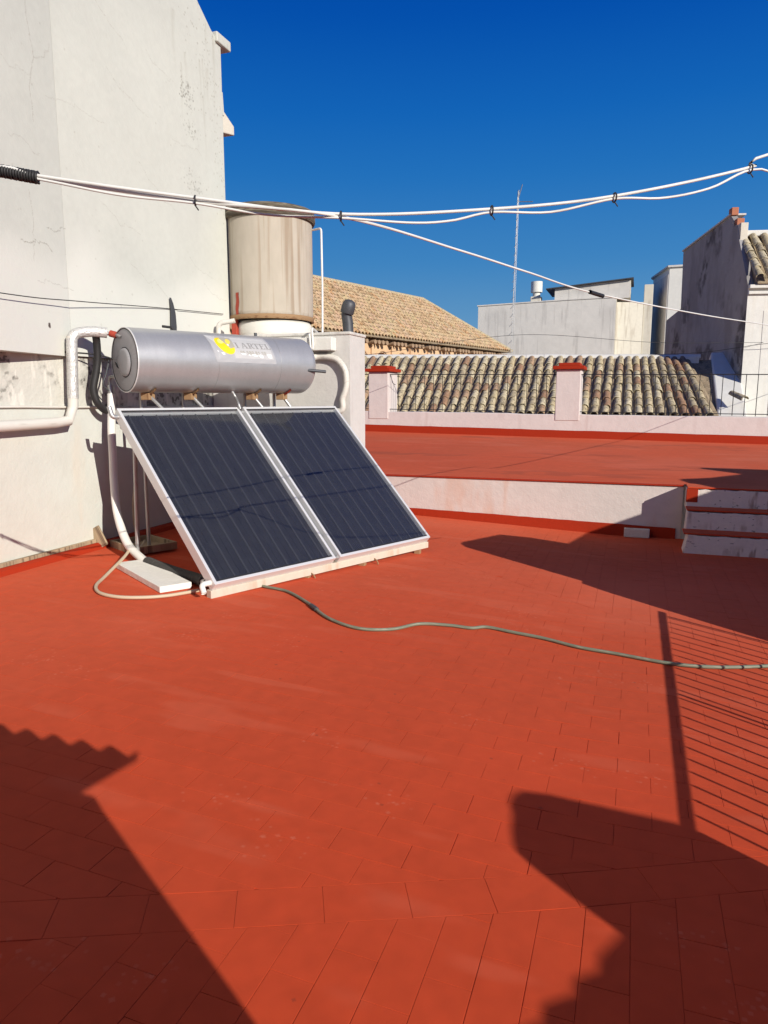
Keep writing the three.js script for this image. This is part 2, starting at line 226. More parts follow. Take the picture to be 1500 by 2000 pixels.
M.styro = std({ map: whitewash([0.83, 0.81, 0.74], [0.66, 0.6, 0.48], 0.3, 0.5, 51), roughness: 0.95, bumpMap: fineBump, bumpScale: 0.006 });
M.iron = std({ color: rgb(0.02, 0.02, 0.022), roughness: 0.55, metalness: 0.3 });
M.wood = std({ map: colourTex(256, 512, (u, v) => { const a = fbm(u, v, 24, 4, 331, 3), b = fbm(u, v, 4, 3, 333); return mixc(mul([0.36, 0.27, 0.17], 0.8 + 0.5 * b), [0.17, 0.12, 0.075], sstep(0.4, 0.7, a)); }, 0.4, 1.2), roughness: 0.9 });
M.greyMetal = std({ color: rgb(0.075, 0.078, 0.085), metalness: 0.4, roughness: 0.55 });
M.sheet = std({ color: rgb(0.3, 0.29, 0.27), roughness: 0.85 });
M.brick = std({ map: whitewash([0.46, 0.17, 0.09], [0.3, 0.1, 0.05], 0.5, 0.6, 53), roughness: 0.92 });

// ---------------------------------------------------------------- ground far below, terrace floor with its tiles
structure('ground', wuv(new THREE.PlaneGeometry(900, 900, 1, 1).rotateX(-Math.PI / 2).translate(0, -8, 0)), std({ color: rgb(0.16, 0.15, 0.14), roughness: 1 }));
const fy = (x) => { const d = -0.18 - x; return 0.045 * (d > 0.15 ? d : d < -0.15 ? 0 : (d + 0.15) * (d + 0.15) / 0.6); };
const FX0 = -4.76, FX1 = 11, FZ0 = -8.8, FZ1 = 5.5;
{
  const xs = [FX0]; for (let x = -4.5; x < 0.3; x += 0.08) xs.push(x); xs.push(FX1);
  const top = xs.map((x) => [x, fy(x) - 0.0026]), poly = [...top, [FX1, -0.3], [FX0, -0.3]];
  structure('terrace_floor', prism(poly, 'z', FZ0, FZ1), M.redJoint);
}
const floorObj = scene.getObjectByName('terrace_floor');
{
  const clip = (poly, a, b, c) => { // keep a*x + b*z <= c
    const out = [], f = ([x, z]) => a * x + b * z - c;
    for (let i = 0; i < poly.length; i++) { const P = poly[i], Q = poly[(i + 1) % poly.length], fp = f(P), fq = f(Q); if (fp <= 0) out.push(P); if ((fp < 0 && fq > 0) || (fp > 0 && fq < 0)) { const t = fp / (fp - fq); out.push([lerp(P[0], Q[0], t), lerp(P[1], Q[1], t)]); } }
    return out;
  };
  const area = (p) => { let a = 0; p.forEach((P, i) => { const Q = p[(i + 1) % p.length]; a += P[0] * Q[1] - Q[0] * P[1]; }); return a / 2; };
  const shrink = (poly, d) => { let p = poly; if (area(p) < 0) p = p.slice().reverse(); const src = p; for (let i = 0; i < src.length; i++) { const A = src[i], B = src[(i + 1) % src.length], l = Math.hypot(B[0] - A[0], B[1] - A[1]); if (l < 1e-6) continue; const nx = (B[1] - A[1]) / l, nz = -(B[0] - A[0]) / l; p = clip(p, nx, nz, nx * A[0] + nz * A[1] - d); if (p.length < 3) return null; } return p; };
  const tileGeo = (poly) => {
    const gap = 0.0004 + 0.0013 * rnd() * rnd(), o = shrink(poly, gap), t = o && shrink(poly, gap + 0.0011); if (!t || !o || Math.abs(area(t)) < 0.0012) return null;
    const lift = rr(-0.0004, 0.0004), tx = rr(-0.0035, 0.0035), tz = rr(-0.0035, 0.0035), cx = o.reduce((s, p) => s + p[0], 0) / o.length, cz = o.reduce((s, p) => s + p[1], 0) / o.length;
    const h = ([x, z], d) => [x, fy(x) + lift + tx * (x - cx) * 0.6 + tz * (z - cz) * 0.6 - d, z], pos = [], C = h([cx, cz], 0);
    const T = t.map((p) => h(p, 0)), O = o.map((p) => h(p, 0.0004)), B = o.map((p) => h(p, 0.005)), n = T.length;
    for (let i = 0; i < n; i++) pos.push(...C, ...T[(i + 1) % n], ...T[i]);
    const m = O.length; if (m === n) for (let i = 0; i < n; i++) { const j = (i + 1) % n; pos.push(...T[i], ...T[j], ...O[j], ...T[i], ...O[j], ...O[i], ...O[i], ...O[j], ...B[j], ...O[i], ...B[j], ...B[i]); }
    else return null;
    const g = new THREE.BufferGeometry(); g.setAttribute('position', new THREE.Float32BufferAttribute(pos, 3)); const uv = []; for (let i = 0; i < pos.length; i += 3) uv.push(pos[i], pos[i + 2]);
    g.setAttribute('uv', new THREE.Float32BufferAttribute(uv, 2)); g.computeVertexNormals(); g.userData.c = [cx, cz]; return g;
  };
  const A = 0.1355, Bl = 0.271, tiles = [];
  // the three laid fields and the diagonal strip between the two nearer ones
  const nearLine = (p, keepNear, off) => clip(p, keepNear ? -0.5 : 0.5, keepNear ? -1 : 1, keepNear ? -off : off); // line z + 0.5x = off
  const hip = (p, far) => clip(p, far ? -0.72 : 0.72, far ? 1 : -1, far ? -5.394 : 5.394); // line z = 0.72x - 5.394
  const add = (p) => { if (p && p.length >= 3) { const g = tileGeo(p); if (g) tiles.push(g); } };
  const fieldX = (f) => { let r = 0; for (let z = FZ0 + 0.05; z < 2.2; z += A, r++) for (let x = FX0 + (r % 2 ? -Bl / 2 : 0) + 0.02; x < 4.2; x += Bl) { let p = [[Math.max(x, FX0 + 0.03), z], [x + Bl, z], [x + Bl, z + A], [Math.max(x, FX0 + 0.03), z + A]]; p = f(p); add(p); } };
  const fieldZ = (f, x0, x1, z0, z1) => { let r = 0; for (let x = x0; x < x1; x += A, r++) for (let z = z0 + (r % 2 ? -Bl / 2 : 0); z < z1; z += Bl) { let p = [[x, Math.max(z, FZ0 + 0.03)], [x + A, Math.max(z, FZ0 + 0.03)], [x + A, z + Bl], [x, z + Bl]]; p = f(p); add(p); } };
  const okN = (p) => (p.length >= 3 ? p : []);
  fieldX((p) => okN(hip(okN(nearLine(p, false, -2.372)), false)));
  fieldZ((p) => okN(nearLine(p, true, -2.19)), -1.56, 2.6, -3.6, 0.6);
  fieldZ((p) => okN(hip(p, true)), -4.7, 4.2, FZ0 - 0.1, -1.9);
  { const dx = 1 / Math.hypot(1, 0.5), dz = -0.5 * dx, nx = 0.5 * dx, nz = dx, w = 0.182 * dx; for (let k = -14; k < 14; k++) { const s = k * Bl, bx = -0.4 + dx * s, bz = -2.372 + 0.2 + dz * s; const p = [[bx, bz], [bx + dx * Bl, bz + dz * Bl], [bx + dx * Bl + nx * w, bz + dz * Bl + nz * w], [bx + nx * w, bz + nz * w]]; add(p); } }
  camera.updateMatrixWorld();
  const fr = new THREE.Frustum().setFromProjectionMatrix(new THREE.Matrix4().multiplyMatrices(camera.projectionMatrix, camera.matrixWorldInverse));
  const dist = (g) => Math.hypot(g.userData.c[0], g.userData.c[1]) + (fr.containsPoint(V(g.userData.c[0], 0, g.userData.c[1])) ? 0 : 100);
  tiles.sort((a, b) => dist(a) - dist(b));
  tiles.slice(0, 300).forEach((g) => mesh('floor_tile', g, M.red, floorObj));
  const rest = mesh('floor_tiles_beyond', mergeGeometries(tiles.slice(300)), M.red, floorObj); rest.userData.kind = 'stuff';
}
// upper terrace: one painted sheet rising gently to the parapet
const ZR = -8.8, ZP = -13.5;
const parBase = (x) => lerp(0.952, 0.837, (x + 5.11) / 7.23), parTop = (x) => lerp(1.348, 1.288, (x + 5.11) / 7.2);
{
  const nx = 60, nz = 24, g = new THREE.PlaneGeometry(1, 1, nx, nz), p = g.attributes.position, uv = g.attributes.uv;
  for (let i = 0; i < p.count; i++) { const x = lerp(-8, 12, p.getX(i) + 0.5), t = p.getY(i) + 0.5, z = lerp(ZR + 0.012, ZP + 0.02, t), y = lerp(0.622, parBase(x), t) + 0.006 * Math.sin(x * 1.7 + z) * Math.sin(z * 1.3) * sstep(0, 0.1, t) * sstep(1, 0.9, t); p.setXYZ(i, x, y, z); uv.setXY(i, x * 0.8 + 3, z * 0.8); }
  g.computeVertexNormals(); structure('upper_terrace', g, M.redUpper);
}
{ // retaining wall between the two levels, with the red skirting at its foot
  const t = thing('terrace_retaining_wall', 'low white wall with red drip stains holding the upper red terrace', 'wall');
  mesh('wall_face', prism([[-4.7, -0.3], [0.56, -0.3], [0.56, 0.605], [-0.2, 0.612], [-4.7, 0.609]], 'z', ZR - 0.35, ZR, 0.006), M.riser, t);
  const e = []; for (let x = -4.7; x <= 0.53; x += 0.1) e.push([x, lerp(0.2, 0.135, (x + 2.7) / 2.55) + rr(-0.003, 0.003)]);
  mesh('red_skirting', prism([[-4.7, -0.2], ...[[0.5, -0.2]], ...e.reverse()], 'z', ZR + 0.001, ZR + 0.02, 0.004), M.redBand, t);
  mesh('roof_edge', box(-4.7, 0.56, 0.606, 0.6235, ZR - 0.3, ZR + 0.02, 0.005), M.redBand, t);
}
{ // stairs at the right
  const t = thing('terrace_steps', 'short flight of worn white steps with red treads, mouldy faces', 'stairs');
  const S = [[-7.97, 0, 0.215], [-8.24, 0.215, 0.425], [-8.5, 0.425, 0.636]];
  S.forEach(([z, y0, y1], i) => {
    const x0 = [0.53, 0.565, 0.575][i], e = []; for (let x = 3.4; x >= x0 - 0.001; x -= 0.06) e.push([x, y1 - 0.024 + rr(-0.006, 0.006)]);
    mesh('step_riser', prism([[x0, i ? y0 - 0.03 : -0.05], [3.4, i ? y0 - 0.03 : -0.05], ...e], 'z', [-8.24, -8.5, -8.85][i], z, 0.005), M.step, t);
    mesh('step_tread', box(x0 + 0.006, 3.4, y1 - 0.016, y1, [-8.25, -8.51, -8.86][i], z - 0.004, 0.005), M.red, t);
  });
  mesh('painted_corner', box(0.572, 0.69, 0.47, 0.618, -8.52, -8.496, 0.004), M.redBand, t);
}
tag(mesh('paving_block', box(-0.06, 0.22, 0.001, 0.1, -8.775, -8.69, 0.006), M.cream, scene), 'pale concrete block on red floor against the low white wall', 'block');

// ---------------------------------------------------------------- tall white building on the left
{
  const t = thing('tall_white_building', 'tall whitewashed building with cracked plaster beside the solar heater', 'building');
  const back = -9.5;
  // (z, y) outline of the upper wall
  mesh('upper_wall', prism([[-6.83, 1.975], [-5.235, 1.975], [-5.235, 9], [-6.83, 6.7]], 'x', back, -4.752), M.wall, t);
  mesh('upper_wall', prism([[-7.93, 2.0], [-6.832, 1.98], [-6.832, 6.55], [-7.48, 5.9], [-7.74, 5.72], [-7.81, 5.69], [-7.93, 5.66]], 'x', back, -4.766, 0.01), M.wall, t);
  mesh('leaning_wall', prism([[-4.752, -5.232], [back, -5.232], [back, 5.5], [-2.9, 5.5], [-4.2, -1.9]], 'y', 1.965, 9), M.wall, t);
  mesh('mouldy_band', box(back, -4.785, 1.522, 1.97, -7.93, 5.5, 0), M.wallDirty, t);
  mesh('lower_wall', prism([[-8, -6], [5.5, -6], [5.5, 1.52], [-8, 1.52]], 'x', back, -4.77), M.wallLow, t);
  mesh('roof_cap', box(-5.2, -4.73, 5.63, 5.74, -8.1, -7.8, 0.015), M.wall, t);
  mesh('corner_ridge', prism([[-7.98, 4.9], [-7.9, 4.9], [-7.9, 5.15], [-7.96, 5.15]], 'x', -5.2, -4.78), M.wall, t);
  mesh('stone_bracket', prism([[-8.22, 4.86], [-7.92, 4.99], [-7.92, 4.7], [-8.22, 4.76]], 'x', -5.3, -4.79, 0.012), M.cream, t);
}
{ // skirting of the tall wall
  const t = thing('wall_skirting', 'weathered grey wooden strip over red kerb along tall white wall', 'skirting');
  const y = fy(-4.76);
  mesh('wood_strip', box(-4.768, -4.735, y + 0.05, y + 0.085, -5.42, 5.4, 0.004), M.wood, t);
  mesh('red_kerb', prism([[-4.768, y - 0.01], [-4.67, y - 0.012], [-4.69, y + 0.035], [-4.72, y + 0.052], [-4.768, y + 0.05]], 'z', -7.5, 5.4), M.redBand, t);
}
tag(mesh('wall_conduit', tube([[-4.755, 1.535, 5], [-4.75, 1.53, -2], [-4.752, 1.533, -4.4], [-4.75, 1.524, -5.0], [-4.752, 1.52, -5.6]], 0.011, 60, 8), M.pvcOld, scene), 'thin white conduit running level along wall below mouldy band', 'conduit');
tag(mesh('wall_wire', tube([[-3.9, 2.25, 0.5], [-4.15, 2.31, -1.9], [-4.54, 2.38, -4.31], [-4.66, 2.44, -5.25], [-4.735, 2.53, -6.5], [-4.745, 2.6, -7.75]], 0.004, 60, 6), M.rubber, scene), 'thin dark wire strung across the tall white wall above heater', 'wire');
{
  const t = thing('insulated_pipe', 'lagged silver pipe turning up the white wall to the heater tank', 'pipe');
  mesh('lagging', bentTube([[-4.66, 1.37, 5], [-4.66, 1.385, -4.3], [-4.655, 1.4, -5.085], [-4.655, 2.13, -5.13]], 0.044, 0.11, 14), M.pvcOld, t);
  mesh('foil_wrap', bentTube([[-4.655, 1.6, -5.098], [-4.655, 1.75, -5.107], [-4.655, 2.15, -5.132], [-4.58, 2.185, -5.27], [-4.47, 2.175, -5.36]], 0.047, 0.07, 14), M.foil, t);
  mesh('copper_tail', bentTube([[-4.5, 2.175, -5.34], [-4.42, 2.16, -5.4], [-4.3, 2.13, -5.345]], 0.017, 0.03), M.galv, t);
  mesh('valve', rod([-4.45, 2.17, -5.378], [-4.395, 2.155, -5.39], 0.03, 10), M.paintRed, t);
  for (const z of [-2.2, -3.8]) mesh('pipe_clip', new THREE.TorusGeometry(0.047, 0.006, 6, 20).rotateY(0).translate(-4.66, 1.385, z), M.galv, t);
}

{ // bent grey strip standing against the wall behind the heater tank
  const g = prism([[-6.68, 2.2], [-6.755, 2.21], [-6.77, 2.36], [-6.76, 2.5], [-6.725, 2.6], [-6.69, 2.655], [-6.675, 2.655], [-6.682, 2.52], [-6.675, 2.38]], 'x', -4.735, -4.722, 0.002);
  tag(mesh('bent_metal_strip', g, M.greyMetal, scene), 'thin bent grey metal strip upright on wall behind the tank', 'metal strip');
}
// ---------------------------------------------------------------- solar water heater
const TL = V(-4.125, 1.519, -5.011), eX = V(0.402, 0, -0.916).normalize(), eG = V(0.661, -0.686, 0.304);
eG.addScaledVector(eX, -eX.dot(eG)).normalize(); const eN = eG.clone().cross(eX).normalize();
{
  const t = thing('solar_water_heater', 'rooftop solar water heater with two dark glass collectors and grey tank', 'solar heater');
  const CW = 1.232, CL = 1.87, TH = 0.088;
  const put = (g) => frameGeo(g, TL, eX, eN, eG);
  for (let k = 0; k < 2; k++) {
    const c = new THREE.Group(); c.name = 'collector'; t.add(c);
    const x0 = k * (CW + 0.054), x1 = x0 + CW, B = 0.026;
    mesh('back_tray', put(box(x0 + 0.004, x1 - 0.004, -TH + 0.002, -0.05, 0.004, CL - 0.004, 0)), M.galv, c);
    mesh('frame_side', put(box(x0, x0 + B, -TH, 0, 0, CL, 0.004)), M.alu, c); mesh('frame_side', put(box(x1 - B, x1, -TH, 0, 0, CL, 0.004)), M.alu, c);
    mesh('frame_top', put(box(x0 + B, x1 - B, -TH, -0.001, 0, B, 0.004)), M.alu, c); mesh('frame_bottom', put(box(x0 + B, x1 - B, -TH, -0.001, CL - B, CL, 0.004)), M.alu, c);
    const n = 9, fw = (CW - 2 * B) / n;
    for (let i = 0; i < n; i++) {
      const a = x0 + B + i * fw;
      mesh('absorber_fin', put(box(a + 0.001, a + fw - 0.001, -0.046, -0.04, B + 0.03, CL - B - 0.03, 0.002)), M.absorber, c);
      const tb = new THREE.CylinderGeometry(0.009, 0.009, CL - 2 * B - 0.06, 8).rotateX(Math.PI / 2).translate(a + fw / 2, -0.039, CL / 2); mesh('riser_tube', put(tb), M.riserTube, c);
    }
    mesh('glass_pane', put(box(x0 + B, x1 - B, -0.011, -0.007, B, CL - B, 0)), M.glass, c);
    for (const z of [0.012, CL - 0.012]) mesh('frame_gasket', put(box(x0 + B, x1 - B, -0.0068, -0.0035, z < 1 ? B : CL - B - 0.012, z < 1 ? B + 0.012 : CL - B, 0)), M.rubber, c);
  }
  mesh('middle_channel', put(box(CW + 0.006, CW + 0.048, -0.07, -0.05, 0.02, CL - 0.02, 0.003)), M.galv, t);
  for (const z of [0.03, CL - 0.03]) mesh('pipe_coupling', put(new THREE.CylinderGeometry(0.019, 0.019, 0.09, 12).rotateZ(Math.PI / 2).translate(CW + 0.027, -0.045, z)), M.galv, t);
  mesh('outlet_elbow', put(bentTube([[0.0, -0.045, CL - 0.05], [-0.075, -0.045, CL - 0.05], [-0.08, -0.06, CL + 0.02]], 0.021, 0.03)), M.pvc, t);
  mesh('outlet_elbow', put(bentTube([[0, -0.045, 0.06], [-0.05, -0.045, 0.06], [-0.06, 0.0, -0.02]], 0.02, 0.03)), M.galv, t);
  // lower beam that the collectors stand on, and its feet
  const lowMid = (s, d, y) => { const p = TL.clone().addScaledVector(eX, s).addScaledVector(eG, CL + d); return [p.x, y, p.z]; };
  const flat = V(eX.z, 0, -eX.x).multiplyScalar(-1); // level direction in front of the collectors
  { const W2 = 2 * CW + 0.054, g = box(-0.015, W2 + 0.015, -0.028, 0.034, -0.03, 0.03, 0.005); const o = TL.clone().addScaledVector(eG, CL - 0.01).addScaledVector(eN, -TH); o.y -= 0.03; mesh('base_beam', frameGeo(g, o, eX, V(0, 1, 0), eX.clone().cross(V(0, 1, 0))), M.beige, t);
    for (const s of [0.12, 0.95, 1.62, 2.4]) { const q = o.clone().addScaledVector(eX, s), f = fy(q.x); mesh('foot', box(q.x - 0.03, q.x + 0.03, f - 0.004, q.y - 0.03, q.z - 0.03, q.z + 0.03, 0.004), M.rust, t); }
    for (const s of [0.98, 1.75]) { const q = o.clone().addScaledVector(eX, s); mesh('hook', tube([[q.x, q.y, q.z], [q.x + 0.05, q.y - 0.02, q.z + 0.025], [q.x + 0.07, q.y - 0.055, q.z + 0.03], [q.x + 0.045, q.y - 0.065, q.z + 0.02]], 0.006, 16, 6), M.rust, t); } }
  // stand
  const backDir = V(-0.916, 0, -0.402);
  for (const s of [0.14, 1.28, 2.38]) {
    const top = TL.clone().addScaledVector(eX, s).addScaledVector(eG, 0.12).addScaledVector(eN, -TH - 0.015), foot = top.clone().addScaledVector(backDir, s > 2 ? 0.0 : 0.06);
    mesh('rear_leg', rod([foot.x, fy(foot.x) - 0.003, foot.z], [top.x, top.y, top.z], 0.019, 8), M.galv, t);
    const lo = TL.clone().addScaledVector(eX, s).addScaledVector(eG, CL - 0.1).addScaledVector(eN, -TH - 0.02);
    mesh('sloping_rail', rod([top.x, top.y, top.z], [lo.x, lo.y, lo.z], 0.017, 8), M.galv, t);
    mesh('floor_rail', rod([foot.x, fy(foot.x) + 0.02, foot.z], [lo.x, lo.y - 0.04, lo.z], 0.014, 8), M.galv, t);
  }
  // tank
  const L0 = V(-4.27, 1.933, -5.324), aX = V(0.468, 0, -0.884).normalize(), R = 0.2826, TLn = 1.92;
  const aZ = V(-aX.z, 0, aX.x); // level, across the tank, away from the camera side is -
  const orient = (g) => frameGeo(g, L0, aX.clone().cross(aZ), aX, aZ); // lathe axis Y -> tank axis
  const shellP = [[R - 0.004, 0.004], [R, 0.006], [R, TLn - 0.06]]; for (let k = 1; k <= 8; k++) { const a = k / 8 * Math.PI / 2; shellP.push([R - 0.07 + 0.07 * Math.cos(a), TLn - 0.06 + 0.07 * Math.sin(a)]); } shellP.push([0.12, TLn + 0.03], [0.001, TLn + 0.04]);
  const lat = (pts, seg = 64, p0 = 0, pl = Math.PI * 2) => { const g = new THREE.LatheGeometry(pts.map(([r, y]) => new THREE.Vector2(r, y)), seg, p0, pl); const uv = g.attributes.uv; for (let i = 0; i < uv.count; i++) uv.setXY(i, uv.getX(i) * pl * R, g.attributes.position.getY(i)); return g; };
  const tank = mesh('tank', orient(lat(shellP)), M.tankMetal, t);
  mesh('end_cap', orient(lat([[0.001, -0.006], [0.17, -0.004], [R - 0.016, 0.002], [R - 0.012, 0.012]], 48)), M.capMetal, tank);
  mesh('end_rim', orient(new THREE.TorusGeometry(R - 0.004, 0.006, 8, 64).rotateX(Math.PI / 2).translate(0, 0.004, 0)), M.alu, tank);
  mesh('rim_seam', orient(new THREE.TorusGeometry(R - 0.013, 0.0032, 6, 64).rotateX(Math.PI / 2).translate(0, 0.0005, 0)), M.rubber, tank);
  mesh('inspection_cover', orient(lat([[0.001, -0.03], [0.09, -0.028], [0.118, -0.02], [0.125, -0.003]], 40).translate(0.02, 0, 0.02)), M.capMetal, tank);
  mesh('cover_seam', orient(new THREE.TorusGeometry(0.128, 0.004, 6, 48).rotateX(Math.PI / 2).translate(0.02, -0.006, 0.02)), M.rubber, tank);
  for (const s of [0.78, 1.47]) mesh('shell_seam', orient(new THREE.TorusGeometry(R + 0.0003, 0.0016, 5, 64).rotateX(Math.PI / 2).translate(0, s, 0)), M.tankMetal, tank);
  // worn sticker wrapped on the shell
  {
    const cv = document.createElement('canvas'); cv.width = 1024; cv.height = 512; const x = cv.getContext('2d');
    x.fillStyle = '#a9a9aa'; x.fillRect(0, 0, 1024, 512);
    x.fillStyle = '#c2c1bf'; x.beginPath(); x.moveTo(0, 20); x.lineTo(170, 40); x.lineTo(120, 250); x.closePath(); x.fill();
    x.fillStyle = '#b9b8b6'; x.fillRect(330, 40, 660, 400);
    x.strokeStyle = '#d4d2cd'; x.lineWidth = 7; for (const y of [52, 78]) { x.beginPath(); x.moveTo(330, y); x.lineTo(960, y + 12); x.stroke(); }
    x.fillStyle = '#f2cf1e'; x.beginPath(); x.ellipse(235, 225, 128, 165, -0.5, 0, 7); x.fill();
    x.fillStyle = '#f7e27a'; x.beginPath(); x.ellipse(205, 150, 60, 44, -0.6, 0, 7); x.fill();
    x.fillStyle = '#a7a294'; x.beginPath(); x.moveTo(205, 80); x.lineTo(400, 60); x.lineTo(385, 260); x.lineTo(300, 285); x.lineTo(255, 200); x.closePath(); x.fill();
    x.fillStyle = '#e9cf57'; x.beginPath(); x.ellipse(318, 150, 36, 60, 0.5, 0, 7); x.fill(); x.fillStyle = '#ece9df'; x.fillRect(275, 205, 26, 30);
    x.fillStyle = '#8d8b88'; x.font = 'bold 150px serif'; x.textBaseline = 'alphabetic'; x.fillText('I ARTEL', 405, 270);
    x.fillStyle = '#9c978a'; x.font = 'bold 78px sans-serif'; x.fillText('95 580 81 10', 440, 372);
    x.fillStyle = '#f1f0ea'; for (const [a, b, c, d] of [[440, 352, 90, 34], [560, 372, 50, 22], [620, 366, 110, 34], [740, 366, 80, 58], [890, 352, 86, 70], [118, 356, 56, 40], [60, 330, 30, 20]]) { x.beginPath(); x.moveTo(a, b + 6); x.lineTo(a + c * 0.4, b); x.lineTo(a + c, b + 10); x.lineTo(a + c * 0.9, b + d); x.lineTo(a + c * 0.3, b + d - 6); x.closePath(); x.fill(); }
    for (let k = 0; k < 700; k++) { x.fillStyle = ['#b4b3b1', '#9d9c9b', '#c9c7c2', '#a59f92'][k % 4]; const w = rr(2, 16); x.globalAlpha = 0.5; x.fillRect(rr(0, 1024), rr(0, 512), w, rr(1, 5)); } x.globalAlpha = 1;
    const tex = new THREE.CanvasTexture(cv); tex.colorSpace = THREE.SRGBColorSpace; tex.magFilter = THREE.LinearFilter;
    // patch in tank coordinates: angle from the top towards the camera side
    const nu = 40, nv = 16, pos = [], uv = [], idx = []; const hSide = V(-aX.z, 0, aX.x); if (hSide.dot(V(0, 0, 1)) < 0) hSide.negate();
    for (let j = 0; j <= nv; j++) for (let i = 0; i <= nu; i++) {
      const u = i / nu, v = j / nv, ang = lerp(0.5, 1.58, v), s = lerp(0.72, 1.38, u) + (v - 0.5) * 0.06, r = R + 0.0018 + 0.0012 * Math.sin(u * 23 + v * 9) * Math.sin(v * 14);
      const P = L0.clone().addScaledVector(aX, s).addScaledVector(V(0, 1, 0), r * Math.cos(ang)).addScaledVector(hSide, r * Math.sin(ang)); pos.push(P.x, P.y, P.z); uv.push(u, 1 - v);
      if (i < nu && j < nv) { const a = j * (nu + 1) + i; idx.push(a, a + nu + 1, a + 1, a + 1, a + nu + 1, a + nu + 2); }
    }
    const g = new THREE.BufferGeometry(); g.setAttribute('position', new THREE.Float32BufferAttribute(pos, 3)); g.setAttribute('uv', new THREE.Float32BufferAttribute(uv, 2)); g.setIndex(idx); g.computeVertexNormals();
    const st = mesh('sticker', g, std({ map: tex, roughness: 0.5, metalness: 0.15, side: THREE.DoubleSide }), tank); st.userData.label = 'worn printed sticker with yellow emblem';
  }
  const on = (s, ang, r = R) => { const h = V(-aX.z, 0, aX.x); if (h.z < 0) h.negate(); return L0.clone().addScaledVector(aX, s).addScaledVector(V(0, 1, 0), r * Math.cos(ang)).addScaledVector(h, r * Math.sin(ang)); };
  const ar = (v) => [v.x, v.y, v.z];
  mesh('relief_valve', bentTube([ar(on(0.52, -0.3, R - 0.01)), ar(on(0.52, -0.3, R + 0.05)), ar(on(0.42, -0.3, R + 0.055))], 0.012, 0.02), M.rubber, t);
  mesh('top_stub', rod(ar(on(1.36, 0.0, R - 0.01)), ar(on(1.36, 0.0, R + 0.03)), 0.016), M.greyMetal, t);
  mesh('side_sensor', rod(ar(on(TLn - 0.12, 1.75, R - 0.01)), ar(on(TLn + 0.06, 1.75, R + 0.06)), 0.016), M.greyMetal, t);
  // saddles, one under each third, with the strut down to the stand
  for (const s of [0.2, 0.62, 1.3, 1.66]) {
    const g = new THREE.TorusGeometry(R + 0.012, 0.011, 6, 16, 1.15).rotateZ(-Math.PI / 2 - 0.575); // arc under the tank
    const h = V(-aX.z, 0, aX.x); if (h.z < 0) h.negate(); frameGeo(g, on(s, 0, 0), h, V(0, 1, 0), h.clone().cross(V(0, 1, 0))); mesh('saddle', g, s === 1.66 ? M.paintRed : M.rust, t);
    const p = on(s, Math.PI, R + 0.015), q = TL.clone().addScaledVector(eX, clamp(s + 0.33, 0.1, 2.3)).addScaledVector(eG, 0.03).addScaledVector(eN, -TH); mesh('tank_strut', rod(ar(p), ar(q), 0.016), s === 1.66 ? M.galv : M.galv, t);
    const bp = p.clone().addScaledVector(h, -0.14); mesh('tank_leg', rod([bp.x, bp.y + 0.03, bp.z], [bp.x, fy(bp.x) - 0.003, bp.z], 0.018), M.galv, t);
    mesh('saddle_plate', box(p.x - 0.045, p.x + 0.045, p.y - 0.05, p.y + 0.012, p.z - 0.045, p.z + 0.045, 0.006), M.rust, t);
  }
  mesh('flow_hose', tube([ar(on(1.02, Math.PI - 0.3, R - 0.01)), ar(on(1.05, Math.PI - 0.3, R + 0.06)), [-3.62, 1.55, -6.13], [-3.6, 1.5, -6.13]], 0.014, 20), M.galv, t);
}

// ---------------------------------------------------------------- pipes, hoses and bits round the heater
{
  const t = thing('downpipe_with_foam', 'white pipe bending from the tank to the collectors foot, foam at its end', 'pipe');
  mesh('white_pipe', tube([[-4.6, 1.64, -5.525], [-4.59, 1.45, -5.5], [-4.58, 1.3, -5.476], [-4.565, 1.05, -5.455], [-4.54, 0.837, -5.42], [-4.44, 0.56, -5.32], [-4.22, 0.33, -5.16], [-3.98, 0.23, -5.04], [-3.87, 0.205, -5.0]], 0.037, 80, 14), M.pvc, t);
  mesh('foam_sleeve', tube([[-3.9, 0.212, -5.015], [-3.7, 0.2, -4.93], [-3.45, 0.19, -4.83], [-3.22, 0.185, -4.74], [-3.1, 0.19, -4.66]], 0.046, 40, 12), M.foam, t);
  mesh('lower_tail', bentTube([[-3.14, 0.19, -4.68], [-3.03, 0.2, -4.58], [-2.99, 0.235, -4.5]], 0.024, 0.04), M.pvc, t);
  mesh('brass_union', rod([-4.602, 1.63, -5.527], [-4.606, 1.72, -5.53], 0.03, 8), M.galv, t);
  mesh('upper_tail', bentTube([[-4.606, 1.7, -5.53], [-4.61, 1.8, -5.53], [-4.36, 1.78, -5.4]], 0.016, 0.04), M.galv, t);
}
{ const p = [[-4.55, 2.185, -5.3], [-4.58, 2.1, -5.35], [-4.6, 1.95, -5.37], [-4.62, 1.82, -5.36], [-4.64, 1.68, -5.34], [-4.63, 1.56, -5.37], [-4.62, 1.49, -5.46], [-4.61, 1.5, -5.55]]; tag(mesh('black_hose_loop', tube(p, 0.033, 60, 12), M.rubber, scene), 'thick black hose looping down between lagged pipe and tank end', 'hose'); }
tag(mesh('sensor_wire', tube([[-4.75, 2.0, -5.1], [-4.62, 1.99, -5.35], [-4.5, 1.95, -5.45], [-4.38, 1.88, -5.36], [-4.3, 1.84, -5.34]], 0.007, 40, 6), M.rubber, scene), 'thin black wire hooked into round cover of the tank', 'wire');
tag(mesh('grey_tail_wire', tube([[-4.58, 1.95, -5.5], [-4.6, 1.82, -5.47], [-4.62, 1.72, -5.45], [-4.6, 1.66, -5.52], [-4.58, 1.68, -5.53]], 0.008, 30, 6), M.greyMetal, scene), 'short grey wire curling beside the brass union', 'wire');
